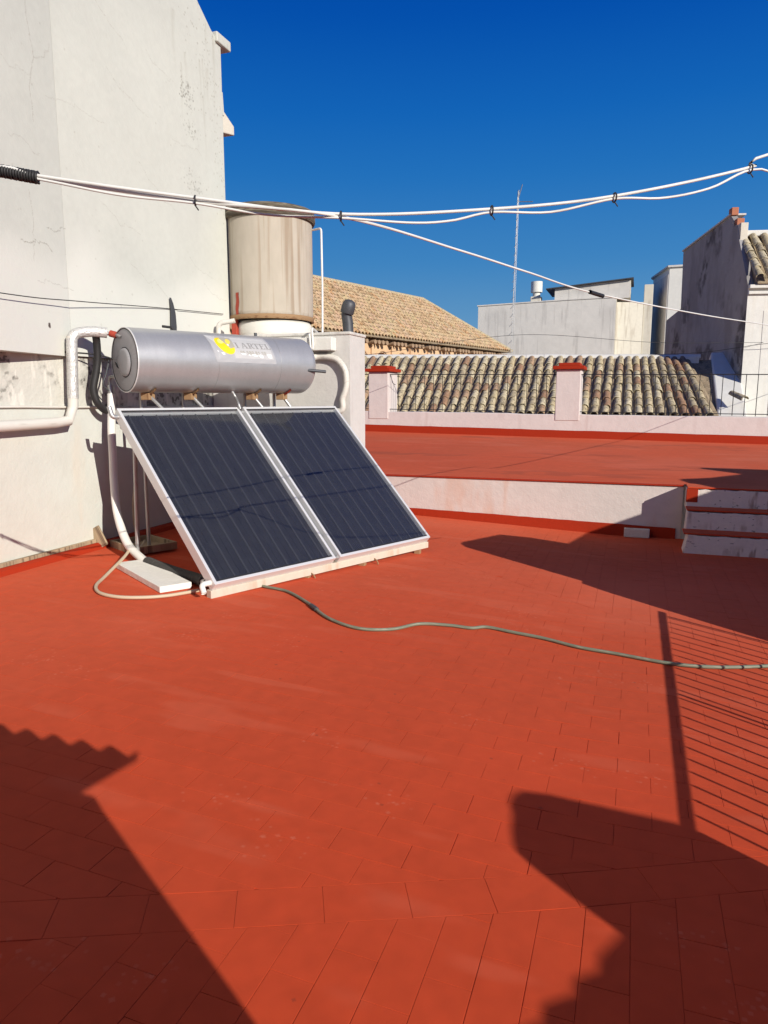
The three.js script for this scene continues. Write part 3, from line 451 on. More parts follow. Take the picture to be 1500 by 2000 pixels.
tag(mesh('tan_hose', tube([[-4.62, 0.9, -5.85], [-4.64, 0.55, -5.8], [-4.66, 0.24, -5.85], [-4.55, 0.215, -5.83], [-4.36, 0.205, -5.5], [-4.2, 0.28, -5.2], [-4.08, 0.25, -4.93], [-3.96, 0.186, -4.555], [-3.841, 0.181, -4.317], [-3.69, 0.174, -4.18], [-3.51, 0.166, -4.156], [-3.342, 0.158, -4.229], [-3.211, 0.152, -4.354], [-3.09, 0.148, -4.56]], 0.0135, 140, 8), M.hoseTan, scene), 'tan rubber hose looping over red floor beside the foam board', 'hose');
{
  const pts = [[-2.82, 0.132, -5.0], [-2.745, 0.129, -4.909], [-2.495, 0.118, -4.862], [-2.23, 0.106, -4.67], [-2.137, 0.104, -4.579], [-1.952, 0.093, -4.413], [-1.759, 0.084, -4.317], [-1.61, 0.077, -4.311], [-1.458, 0.071, -4.397], [-1.332, 0.065, -4.575], [-1.13, 0.056, -4.639], [-0.989, 0.049, -4.65], [-0.896, 0.045, -4.719], [-0.716, 0.037, -4.692], [-0.507, 0.028, -4.662], [-0.271, 0.018, -4.588], [-0.05, 0.013, -4.558], [0.278, 0.0135, -4.486], [0.536, 0.0135, -4.514], [0.828, 0.0135, -4.634], [1.128, 0.0135, -4.782], [1.9, 0.0135, -5.1], [2.6, 0.0135, -4.7]];
  const t = thing('green_hose', 'faded green garden hose snaking across the red floor from collectors', 'hose');
  mesh('hose', tube(pts, 0.0115, 220, 8), M.hoseGreen, t);
  mesh('hose_joint', rod([-2.17, 0.104, -4.612], [-2.09, 0.102, -4.535], 0.018, 8), M.greyMetal, t);
}
{ // foam board: a white insulation slab under the pipe
  const g = box(-0.44, 0.44, 0, 0.05, -0.13, 0.13, 0.006); g.rotateY(-Math.atan2(0.45, 0.78)); g.translate(-3.645, 0.15, -4.74); // follows the slope of the floor
  const p = g.attributes.position; for (let i = 0; i < p.count; i++) p.setY(i, p.getY(i) + fy(p.getX(i)) - 0.148);
  tag(mesh('foam_board', g, M.styro, scene), 'white foam board lying on red floor under the black sleeve', 'board');
  const t = thing('wooden_tray', 'shallow weathered wooden tray lying in corner by the white wall', 'tray');
  const rot = (q) => { q.rotateY(-0.45); q.translate(-4.36, fy(-4.36), -5.56); return q; };
  mesh('tray_bottom', rot(box(-0.24, 0.24, 0.004, 0.022, -0.2, 0.2, 0.003)), M.wood, t);
  for (const s of [-1, 1]) { mesh('tray_side', rot(box(-0.24, 0.24, 0.006, 0.075, s * 0.2 - 0.011, s * 0.2 + 0.011, 0.003)), M.wood, t); mesh('tray_end', rot(box(s * 0.252 - 0.011, s * 0.252 + 0.011, 0.006, 0.075, -0.21, 0.21, 0.003)), M.wood, t); }
  const b = box(-0.09, 0.09, 0, 0.2, -0.012, 0.012, 0.004); b.rotateZ(0.5); b.translate(-4.7, fy(-4.7), -5.38); tag(mesh('leaning_plank', b.rotateX(0), M.wood, scene), 'short grey plank propped at end of wall skirting', 'plank');
}

// ---------------------------------------------------------------- plastered box with the water tank
{
  const t = thing('plastered_service_box', 'pink-white plastered masonry box carrying the round water tank', 'masonry box');
  mesh('box_wall', prism([[-4.765, -7.5], [-3.01, -7.5], [-3.01, -7.965], [-3.75, -7.965], [-3.75, -9.0], [-5.1, -9.0], [-5.1, -8.02], [-4.765, -8.02]], 'y', -0.3, 2.295, 0.006), M.boxWhite, t);
  mesh('top_slab', box(-4.76, -2.995, 2.29, 2.325, -7.975, -7.485, 0.012), M.greyWall, t);
  mesh('top_slab', box(-5.1, -3.72, 2.291, 2.324, -9.0, -8.02, 0.012), M.greyWall, t);
  mesh('ledge', box(-4.2, -3.17, 2.118, 2.262, -7.5, -7.37, 0.012), M.white, t);
}
{
  const t = thing('water_tank', 'round stained cement water tank with dark rim and white base', 'water tank');
  const cx = -4.44, cz = -8.38, lat = (pts, seg = 72) => { const g = new THREE.LatheGeometry(pts.map(([r, y]) => new THREE.Vector2(r, y)), seg); g.translate(cx, 0, cz); return g; };
  const body = lat([[0.001, 2.57], [0.5, 2.57], [0.532, 2.59], [0.538, 2.65], [0.538, 3.73], [0.535, 3.77], [0.46, 3.79], [0.001, 3.8]]); mesh('tank_body', body, M.concrete, t);
  mesh('tank_rim', lat([[0.53, 3.73], [0.565, 3.735], [0.578, 3.76], [0.578, 3.835], [0.562, 3.87], [0.52, 3.88], [0.32, 3.905], [0.001, 3.915]]), M.concreteRim, t);
  mesh('lower_hoop', lat([[0.52, 2.55], [0.545, 2.55], [0.546, 2.6], [0.538, 2.606]]), M.rust, t);
  const base = new THREE.LatheGeometry([[0.001, 2.322], [0.42, 2.322], [0.465, 2.34], [0.48, 2.4], [0.48, 2.49], [0.455, 2.54], [0.001, 2.55]].map(([r, y]) => new THREE.Vector2(r, y)), 56); base.translate(cx + 0.05, 0, cz + 0.02); mesh('tank_base', base, M.white, t);
  { const a0 = Math.atan2(0.35, -0.25); const pos = [], idx = []; for (let j = 0; j <= 8; j++) for (let i = 0; i <= 4; i++) { const v = j / 8, u = i / 4, a = 5.93 + (u - 0.5) * 0.1 + v * 0.035 + 0.012 * Math.sin(v * 11 + u), y = lerp(2.55, 2.86, v), r = 0.5425 + 0.001 * Math.sin(j * 2.1 + i); pos.push(cx + r * Math.sin(a), y, cz + r * Math.cos(a)); if (i < 4 && j < 8) { const q = j * 5 + i; idx.push(q, q + 1, q + 5, q + 1, q + 6, q + 5); } }
    const g = new THREE.BufferGeometry(); g.setAttribute('position', new THREE.Float32BufferAttribute(pos, 3)); g.setIndex(idx); g.setAttribute('uv', new THREE.Float32BufferAttribute(pos.flatMap((v, i) => (i % 3 === 0 ? [v, pos[i + 1]] : [])), 2)); g.computeVertexNormals(); M.daub = M.paintRed.clone(); M.daub.side = THREE.DoubleSide; mesh('red_paint_daub', g, M.daub, t); }
  mesh('iron_lug', box(cx - 0.3, cx - 0.23, 2.33, 2.57, cz + 0.4, cz + 0.46, 0.008), M.paintRed, t);
  mesh('inlet_elbow', bentTube([[-4.68, 2.33, -7.53], [-4.68, 2.47, -7.53], [-4.5, 2.5, -7.6]], 0.028, 0.06), M.pvcOld, t);
  mesh('overflow_pipe', bentTube([[-4.0, 3.68, -8.62], [-3.78, 3.67, -8.5], [-3.765, 2.96, -8.48], [-3.745, 2.36, -8.42], [-3.4, 2.36, -7.36], [-3.385, 2.14, -7.352], [-3.41, 2.12, -7.35], [-3.43, 2.3, -7.36]], 0.013, 0.04), M.pvc, t);
}
tag(mesh('lagged_bend', tube([[-3.43, 2.05, -7.42], [-3.371, 2.056, -7.455], [-3.259, 2.054, -7.458], [-3.14, 2.019, -7.458], [-3.055, 1.912, -7.458], [-3.035, 1.784, -7.458], [-3.05, 1.689, -7.458], [-3.085, 1.589, -7.458], [-3.082, 1.5, -7.458], [-3.12, 1.46, -7.455], [-3.25, 1.455, -7.44]], 0.034, 90, 12), M.pvcOld, scene), 'white lagged pipe curving down face of the plastered box', 'pipe');
{
  const t = thing('vent_cowl', 'dark grey metal vent pipe with bent hood on plastered box', 'vent');
  mesh('vent_pipe', tube([[-3.075, 2.322, -7.62], [-3.08, 2.42, -7.62], [-3.09, 2.52, -7.61], [-3.07, 2.585, -7.6]], 0.06, 20, 14), M.greyMetal, t);
  mesh('vent_hood', new THREE.LatheGeometry([[0.062, -0.05], [0.074, -0.048], [0.076, 0.02], [0.072, 0.06], [0.056, 0.09], [0.025, 0.102], [0.001, 0.104]].map(([r, y]) => new THREE.Vector2(r, y)), 20).rotateZ(-0.3).translate(-3.07, 2.575, -7.6), M.greyMetal, t);
}

// ---------------------------------------------------------------- parapet, pillars and railings
{
  const t = thing('parapet_wall', 'low pink-white parapet with two square pillars and red band', 'parapet');
  const topE = [], redE = []; for (let x = 9; x >= -8; x -= 0.25) { topE.push([x, parTop(x) + 0.018 * (vn(x * 3 + 50, 1, 256, 256) - 0.5)]); redE.push([x, parBase(x) + 0.135 + 0.008 * (vn(x * 4 + 80, 2, 256, 256) - 0.5)]); }
  mesh('wall', prism([[-8, 0.3], [9, 0.3], ...topE], 'z', ZP - 0.22, ZP, 0.012), M.pink, t);
  mesh('red_band', prism([[-8, 0.5], [9, 0.5], ...redE], 'z', ZP + 0.001, ZP + 0.022, 0.004), M.redBand, t);
  for (const [x0, x1] of [[-5.02, -4.615], [-1.395, -0.965]]) {
    const p = mesh('pillar', box(x0, x1, 1.2, 2.115, ZP - 0.58, ZP + 0.012, 0.012), M.pink, t);
    mesh('cap_plate', box(x0 - 0.06, x1 + 0.06, 2.116, 2.178, ZP - 0.64, ZP + 0.075, 0.01), M.redBand, p);
    mesh('cap_top', box(x0 + 0.03, x1 - 0.02, 2.178, 2.235, ZP - 0.55, ZP - 0.03, 0.012), M.redBand, p);
  }
}
function railing(name, label, x0, x1) {
  const t = thing(name, label, 'railing', 'black railings on the parapet'), z = ZP - 0.1, yT = (x) => lerp(2.062, 1.994, (x + 4.39) / 6.42), yB = (x) => parTop(x) + 0.045;
  mesh('top_rail', rod([x0, yT(x0), z], [x1, yT(x1), z], 0.009, 6), M.iron, t); mesh('bottom_rail', rod([x0, yB(x0), z], [x1, yB(x1), z], 0.008, 6), M.iron, t);
  const n = Math.round((x1 - x0) / 0.178); for (let k = 1; k < n; k++) { const x = lerp(x0, x1, k / n); mesh('baluster', rod([x, yB(x) - 0.03, z], [x, yT(x), z], 0.0065, 5), M.iron, t); }
  if (x0 > -5) mesh('wall_hook', tube([[x0 + 0.02, yT(x0) - 0.01, z], [x0 + 0.06, yT(x0) - 0.16, z], [x0 + 0.12, yT(x0) - 0.2, z]], 0.006, 12, 5), M.iron, t);
}
railing('parapet_railing', 'black iron railing beyond the pillar next to plastered box', -7.2, -5.02);
railing('parapet_railing', 'black iron railing between the two red-capped pillars', -4.615, -1.395);
railing('parapet_railing', 'black iron railing in front of the white house', -0.965, 4.6);

// ---------------------------------------------------------------- neighbour roof of barrel tiles
function barrelTile(len, r0, r1, th, seed0) { // cover tile along +Z (downhill), open side down
  const n = 8, m = 3, pos = [], uv = [], idx = [];
  for (const o of [0, 1]) for (let j = 0; j <= m; j++) for (let i = 0; i <= n; i++) { const t = j / m, a = Math.PI * i / n, r = lerp(r0, r1, t) - o * th, w = 1 + 0.03 * (HASH[(seed0 * 97 + j * 13 + i) & 65535] - 0.5); pos.push(-Math.cos(a) * r * w, Math.sin(a) * r * 0.92 * w, t * len); uv.push(i / n * 0.3 + seed0 * 0.37, t * len + seed0 * 0.21); }
  const row = n + 1, lay = row * (m + 1);
  for (let j = 0; j < m; j++) for (let i = 0; i < n; i++) { const a = j * row + i; idx.push(a, a + row, a + 1, a + 1, a + row, a + row + 1); const b = a + lay; idx.push(b, b + 1, b + row, b + 1, b + row + 1, b + row); }
  for (let i = 0; i < n; i++) { const a = m * row + i, b = a + lay; idx.push(a, b, a + 1, a + 1, b, b + 1); }
  const g = new THREE.BufferGeometry(); g.setAttribute('position', new THREE.Float32BufferAttribute(pos, 3)); g.setAttribute('uv', new THREE.Float32BufferAttribute(uv, 2)); g.setIndex(idx); g.computeVertexNormals(); return g;
}
M.clay.forEach((m) => { m.side = THREE.DoubleSide; }); M.channel.side = THREE.DoubleSide; M.churchTile.side = THREE.DoubleSide;
const tileVariants = [0, 1, 2, 3, 4].map((k) => barrelTile(0.44, 0.064, 0.081, 0.014, k + 1));
function tileColumn(parent, top, bottom, rows, name = 'roof_tile', weights = [0, 0, 0, 1, 1, 2, 2, 3, 3, 4, 5]) { // column of overlapping cover tiles from the ridge point to the eave point
  const d = bottom.clone().sub(top), L = d.length(), ez = d.clone().normalize(), ex = V(1, 0, 0).addScaledVector(ez, -ez.x).normalize(), ey = ez.clone().cross(ex), step = (L - 0.44) / (rows - 1);
  for (let k = 0; k < rows; k++) {
    const m = mesh(name, tileVariants[Math.floor(rnd() * 5)], M.clay[weights[Math.floor(rnd() * weights.length)]], parent);
    const o = top.clone().addScaledVector(ez, k * step + rr(-0.012, 0.012)).addScaledVector(ex, rr(-0.009, 0.009)).addScaledVector(ey, 0.03 + rr(0, 0.012));
    const B = new THREE.Matrix4().makeBasis(ex, ey, ez).setPosition(o); B.multiply(new THREE.Matrix4().makeRotationY(rr(-0.035, 0.035))).multiply(new THREE.Matrix4().makeRotationX(-0.045)); B.decompose(m.position, m.quaternion, m.scale);
  }
}
{
  const t = thing('neighbour_tiled_roof', 'old lichen-grey barrel tile roof below the railing, white ridge', 'tiled roof');
  const EZ = -15.3, EY = 1.21, RZ = -17.6, fan = (x) => x + Math.min(0, x - 0.3) * 0.034 - Math.max(0, x + 0.33) * 0.26, ry = (x) => lerp(2.6, 2.45, (x + 6.6) / 8), P = 0.2147, N = 38, X0 = -6.6;
  const deck = []; // roof deck under the tiles
  mesh('roof_deck', prism([[EZ, EY - 0.12], [EZ, EY - 0.03], [RZ, 2.44], [RZ - 2.3, EY - 0.1]], 'x', -9, 1.7), M.channel, t);
  const chans = [];
  for (let k = 0; k < N; k++) {
    const x = X0 + k * P; const top = V(fan(x), ry(x) - 0.005, RZ + 0.06), bot = V(x, EY + 0.012, EZ);
    tileColumn(t, top, bot, 8, 'cover_tile', x > 0.55 ? [0, 3, 3, 4, 3] : undefined);
    const xm = x + P / 2, g = new THREE.CylinderGeometry(0.083, 0.077, 1, 8, 1, true, 0, Math.PI).rotateX(Math.PI / 2); // gutter row between two covers
    const T = V(fan(xm), ry(x) - 0.03, RZ + 0.06), Bm = V(xm, EY - 0.005, EZ - 0.02), d = Bm.clone().sub(T), ez = d.clone().normalize(), ex = V(1, 0, 0).addScaledVector(ez, -ez.x).normalize(), ey = ez.clone().cross(ex);
    g.rotateZ(Math.PI / 2).scale(1, 0.6, d.length()); frameGeo(g, T.add(Bm).multiplyScalar(0.5).addScaledVector(ey, 0.02), ex, ey, ez); chans.push(g);
  }
  const ch = mesh('gutter_tiles', mergeGeometries(chans), M.channel, t); ch.userData.kind = 'stuff';
  for (let x = -8.8; x < 1.25; x += 0.42) { const g = new THREE.CylinderGeometry(0.085, 0.095, 0.45, 12, 1, false, -Math.PI / 2, Math.PI).rotateX(0).rotateZ(-Math.PI / 2); g.rotateX(-Math.PI / 2); g.translate(x + 0.2, ry(x) + 0.015 + rr(-0.006, 0.006), RZ + 0.01); mesh('ridge_tile', wuv(g), M.white, t); }
  mesh('ridge_mortar', prism([[RZ - 0.14, 2.35], [RZ + 0.14, 2.35], [RZ + 0.13, 2.5], [RZ - 0.1, 2.52]], 'x', -9, 1.25, 0.01), M.white, t);
  mesh('eave_mortar', box(-9, 1.7, EY - 0.09, EY - 0.035, EZ - 0.1, EZ + 0.02, 0.01), M.cream, t);
  // whitewashed flashing against the house
  mesh('white_flashing', prism([[EZ - 0.05, EY - 0.2], [EZ - 0.05, EY + 0.06], [RZ - 0.1, 2.6], [RZ - 0.5, 2.5], [RZ - 0.5, 1]], 'x', 1.5, 2.02, 0.03), M.white, t);
  tileColumn(t, V(1.75, 1.66, -15.75), V(1.95, 1.52, -15.38), 2, 'cover_tile');
}

// ---------------------------------------------------------------- white house at the right, behind the tiled roof
{
  const t = thing('white_gabled_house', 'white house with tall mould-streaked side wall and barrel tile roof', 'house');
  const c = V(1.995, 0, -16.49), d = V(-0.2108, 0, -0.9775), f = V(0.9775, 0, -0.2108); // d runs back along the side wall, f along the front
  const put = (g) => { const m = new THREE.Matrix4().makeBasis(f, V(0, 1, 0), d.clone().negate()).setPosition(c); g.applyMatrix4(m); return g; }; // local: x along front, z towards the front
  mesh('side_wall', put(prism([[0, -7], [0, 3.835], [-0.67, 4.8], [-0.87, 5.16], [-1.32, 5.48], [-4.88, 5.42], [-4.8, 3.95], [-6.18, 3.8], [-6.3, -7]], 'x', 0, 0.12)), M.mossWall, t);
  mesh('front_wall', put(box(0.003, 5, -7, 3.83, -0.25, 0.012, 0)), M.white, t);
  mesh('cornice', put(box(0.0, 5, 3.66, 3.72, 0.013, 0.07, 0.01)), M.white, t); mesh('cornice', put(box(0.0, 5, 3.77, 3.84, 0.013, 0.11, 0.01)), M.white, t);
  mesh('wall_panel', put(box(0.33, 4.4, -2, 3.34, 0.0125, 0.02, 0.003)), M.white, t);
  mesh('wall_coping', put(prism([[-1.3, 5.485], [-1.3, 5.52], [-4.9, 5.46], [-4.9, 5.425]], 'x', -0.03, 0.3)), M.greyWall, t);
  mesh('brick_finial', put(box(-0.01, 0.13, 5.48, 5.64, -1.46, -1.26, 0.01)), M.brick, t);
  mesh('brick_step', put(box(0.0, 0.15, 5.2, 5.34, -1.1, -0.92, 0.01)), M.brick, t);
  mesh('white_pier', put(box(0.01, 0.16, 4.84, 5.2, -0.93, -0.7, 0.01)), M.cream, t);
  mesh('roof_slab', put(prism([[0.15, 3.86], [-1.06, 4.98], [-3.7, 3.2], [-0.2, 3.2], [-0.2, 3.845], [0.14, 3.842]], 'x', 0.13, 5)), M.channel, t);
  for (let k = 0; k < 14; k++) { // few columns, each tile separate
    const x = 0.13 + k * 0.22, T = V(x, 4.97, -0.98), B = V(x, 3.92, 0.22), m4 = new THREE.Matrix4().makeBasis(f, V(0, 1, 0), d.clone().negate()).setPosition(c);
    tileColumn(t, T.applyMatrix4(m4), B.applyMatrix4(m4), 5, 'cover_tile', [0, 1, 2, 2, 1, 3]);
  }
  mesh('ridge_mortar', put(box(0.13, 5, 4.97, 5.1, -1.14, -0.95, 0.03)), M.white, t);
}
{
  const t = thing('rear_white_house', 'narrow white house block rising behind the mouldy side wall', 'house');
  mesh('walls', prism([[1.26, -41], [6, -41], [6, -47], [1.2, -47], [0.55, -44.6]], 'y', -7, 8.24), M.white, t);
  mesh('side_render', prism([[1.25, -41.02], [0.54, -44.6], [1.1, -47], [0.95, -47], [0.47, -44.6], [1.2, -41.02]], 'y', -7, 7.9), M.greyWall, t);
  mesh('coping', prism([[1.17, -40.9], [6, -40.9], [6, -47], [1.06, -47], [0.42, -44.6]], 'y', 8.24, 8.33), M.greyWall, t);
}
{ // grey rendered building in the middle distance
  const t = thing('grey_rendered_building', 'long blank grey rendered building with raised roof hut', 'building');
  mesh('walls', prism([[-8.46, -7], [-1.26, -7], [-1.26, 6.73], [-3.7, 6.7], [-8.46, 6.57]], 'z', -44, -40), M.greyWall, t);
  mesh('parapet_edge', prism([[-8.51, 6.571], [-3.7, 6.701], [-1.24, 6.731], [-1.24, 6.79], [-3.7, 6.76], [-8.51, 6.63]], 'z', -40.35, -39.96), M.greyWall, t);
  mesh('side_wall', box(-1.259, -1.24, -7, 6.72, -43.9, -40.002, 0), M.cream, t);
  mesh('side_annexe', prism([[-1.23, -40.4], [0.08, -40.9], [0.08, -43.6], [-1.23, -43.6]], 'y', -7, 6.55), M.cream, t);
  mesh('roof_hut', prism([[-4.4, 6.72], [-0.62, 6.73], [-0.62, 7.63], [-1.15, 7.6], [-4.4, 7.34]], 'z', -43, -40.25), M.greyWall, t);
  mesh('hut_side', prism([[-40.26, 6.73], [-43, 6.73], [-43, 7.27], [-40.26, 7.6]], 'x', -0.618, -0.59), M.cream, t);
  mesh('hut_roof', prism([[-4.85, 7.31], [-0.46, 7.66], [-0.46, 7.71], [-4.85, 7.36]], 'z', -43.2, -40.05), M.greyMetal, t);
  mesh('side_pipe', rod([-0.3, 5.3, -40.9], [-0.3, 6.45, -40.9], 0.045), M.pvcOld, t);
}
{
  const t = thing('chimney_with_cowl', 'white metal chimney cowl on grey building roof', 'chimney');
  mesh('chimney_stack', box(-5.73, -5.17, 6.2, 7.05, -41.2, -40.6, 0.03), M.cream, t);
  mesh('chimney_flue', new THREE.CylinderGeometry(0.2, 0.2, 0.31, 20).translate(-5.45, 7.17, -40.9), M.white, t);
  mesh('cowl', new THREE.CylinderGeometry(0.31, 0.31, 0.56, 24).translate(-5.45, 7.57, -40.9), M.white, t);
}
{ const t = thing('cream_far_house', 'cream rendered house wall squeezed behind grey building and house', 'house'); mesh('walls', box(0.085, 0.53, -7, 7.45, -43, -41, 0.02), M.cream, t); }

// ---------------------------------------------------------------- long tiled church roof with blind arches
{
  const t = thing('church_nave', 'long building with sunlit ochre tile roof and arches below eaves', 'church');
  const e0 = V(-12.6, 3.9, -16.0), e1 = V(-6.15, 3.9, -37.5), dir = e1.clone().sub(e0).normalize(), out = V(-dir.z, 0, dir.x); // out: towards the sunlit side
  if (out.x < 0) out.negate(); const L = e0.distanceTo(e1), half = 3.35, rise = 2.5;
  const pt = (s, o, y) => e0.clone().addScaledVector(dir, s).addScaledVector(out, o).setY(y);
  const slope = (s0, s1, hipEnd) => { // corrugated sheet of overlapping courses, columns run down the slope
    const pitch = 0.21, cols = Math.round((s1 - s0) / pitch), rows = 15, sub = 4, pos = [], uv = [], col = [], idx = []; let base = 0;
    for (let c = 0; c < cols; c++) {
      const sA = s0 + c * pitch, vmax = hipEnd ? clamp((s1 - sA) / half, 0.02, 1) : 1; 
      for (let r = 0; r < rows; r++) {
        const t0 = r / rows, t1 = (r + 1.05) / rows; if (t0 > vmax) break; const k = rnd(), tint = k < 0.07 ? [0.85, 0.66, 0.5] : k < 0.2 ? [0.78, 0.7, 0.6] : k < 0.24 ? [0.64, 0.54, 0.44] : [rr(0.86, 0.96), rr(0.8, 0.9), rr(0.72, 0.82)];
        for (let q = 0; q <= 1; q++) for (let i = 0; i <= sub; i++) { const a = Math.PI * i / sub, tt = q ? Math.min(t1, vmax + 0.02) : t0, s = sA + 0.105 - Math.cos(a) * 0.085, lift = Math.sin(a) * 0.08 + (q ? 0 : 0.022); const P = pt(s, -tt * half, 3.95 + tt * rise + lift); pos.push(P.x, P.y, P.z); uv.push(i * 0.05 + c * 0.31, tt * 4 + r * 0.17); col.push(...tint); }
        const n = sub + 1; for (let i = 0; i < sub; i++) idx.push(base + i, base + i + n, base + i + 1, base + i + 1, base + i + n, base + i + n + 1); base += 2 * n;
      }
    }
    const g = new THREE.BufferGeometry(); g.setAttribute('position', new THREE.Float32BufferAttribute(pos, 3)); g.setAttribute('uv', new THREE.Float32BufferAttribute(uv, 2)); g.setAttribute('color', new THREE.Float32BufferAttribute(col, 3)); g.setIndex(idx); g.computeVertexNormals(); return g;
  };
  const rt = mesh('roof_tiles', slope(0, L, true), M.churchTile, t); rt.userData.kind = 'stuff';
  // solid roof body under the tiles (hipped at the far end)
  const A = pt(0, 0, 3.9), B = pt(L, 0, 3.9), C = pt(L - half, -half, 3.9 + rise), D = pt(0, -half, 3.9 + rise), Ebk = pt(0, -2 * half, 3.9), F = pt(L, -2 * half, 3.9);
  const tri = (...v) => v.flatMap((p) => [p.x, p.y, p.z]), g = new THREE.BufferGeometry(); g.setAttribute('position', new THREE.Float32BufferAttribute([...tri(A, B, C), ...tri(A, C, D), ...tri(D, C, F), ...tri(D, F, Ebk), ...tri(B, F, C), ...tri(A, D, Ebk), ...tri(A, Ebk, F), ...tri(A, F, B)], 3)); g.computeVertexNormals(); const rb = M.channel.clone(); mesh('roof_body', wuv(g), rb, t);
  const ridge = []; for (let s = 0; s < L - half; s += 0.4) { const P = pt(s, -half, 3.9 + rise + 0.05), Q = pt(s + 0.42, -half, 3.9 + rise + 0.05); ridge.push(rod([P.x, P.y, P.z], [Q.x, Q.y, Q.z], 0.1, 8)); } for (let k = 0; k < 14; k++) { const P = C.clone().lerp(B, k / 14), Q = C.clone().lerp(B, (k + 1.05) / 14); P.y += 0.07; Q.y += 0.07; ridge.push(rod([P.x, P.y, P.z], [Q.x, Q.y, Q.z], 0.1, 8)); }
  const rg = mesh('ridge_tiles', mergeGeometries(ridge), M.clay[0], t); rg.userData.kind = 'stuff';
  // wall with arches, set back under the eave
  const wallO = -0.42, m4 = new THREE.Matrix4().makeBasis(dir, V(0, 1, 0), out).setPosition(pt(0, wallO, 0));
  const sh = new THREE.Shape([[0, -7], [L - 0.4, -7], [L - 0.4, 3.86], [0, 3.86]].map(([a, b]) => new THREE.Vector2(a, b)));
  const arches = []; for (let s = 5; s < L - 1; s += 1.35) arches.push(s);
  for (const s of arches) { const h = new THREE.Path(); h.moveTo(s - 0.4, 1.2); h.lineTo(s + 0.4, 1.2); h.lineTo(s + 0.4, 3.0); h.absarc(s, 3.0, 0.4, 0, Math.PI, false); h.lineTo(s - 0.4, 1.2); sh.holes.push(h); }
  const wg = wuv(new THREE.ExtrudeGeometry(sh, { depth: 0.3, bevelEnabled: false, curveSegments: 10 }).translate(0, 0, -0.3)); wg.applyMatrix4(m4); mesh('arcade_wall', wg, M.church, t);
  const bk = wuv(new THREE.BoxGeometry(L - 0.4, 11, 0.1).translate((L - 0.4) / 2, -1.6, -1.2)); bk.applyMatrix4(m4); mesh('inner_wall', bk, M.church, t);
  for (const s of arches) { const a = new THREE.TorusGeometry(0.47, 0.045, 6, 18, Math.PI).translate(s, 3.0, 0.01); a.applyMatrix4(m4); mesh('arch_moulding', a, M.church, t); const pl = wuv(new THREE.BoxGeometry(0.16, 4, 0.08).translate(s + 0.675, 1.7, 0.035)); pl.applyMatrix4(m4); mesh('pilaster', pl, M.church, t); }
  const ew = wuv(new THREE.BoxGeometry(0.3, 11, 2 * half - 0.8).translate(L - 0.55, -1.6, -half + 0.42)); ew.applyMatrix4(m4); mesh('end_wall', ew, M.church, t);
  const den = []; for (let s = 1; s < L - 0.3; s += 0.26) { if (Math.floor(s / 0.26) % 5 === 0) continue; const b = new THREE.CylinderGeometry(0.085, 0.085, 0.34, 8).rotateX(Math.PI / 2).translate(s, 3.74, 0.17); b.applyMatrix4(m4); den.push(b); } const dm = mesh('eave_corbels', mergeGeometries(den), M.clay[5], t); dm.userData.kind = 'stuff';
}
{ // thin aerial mast
  const t = thing('aerial_mast', 'tall thin lattice aerial mast rising behind the tiled roof', 'antenna');
  const b = V(-3.42, 2.0, -20.3), a = V(-3.41, 7.33, -21.2);
  for (const [ox, oz] of [[-0.06, 0], [0.06, 0], [0, 0.1]]) mesh('mast_tube', rod([b.x + ox, b.y - 6, b.z + oz], [a.x + ox * 0.25, a.y, a.z + oz * 0.25], 0.007, 5), M.galv, t);
  for (let k = 0; k < 22; k++) { const u = (k + 0.5) / 22, p = b.clone().lerp(a, u), w = lerp(0.06, 0.02, u); mesh('mast_brace', rod([p.x - w, p.y, p.z], [p.x + w, p.y + 0.1, p.z], 0.006, 4), M.galv, t); }
  mesh('aerial', rod([a.x - 0.02, a.y - 0.3, a.z], [a.x + 0.12, a.y + 0.12, a.z + 0.1], 0.012, 5), M.galv, t); mesh('aerial', rod([a.x, a.y - 0.3, a.z], [a.x + 0.42, a.y - 0.36, a.z + 0.1], 0.012, 5), M.galv, t);
}

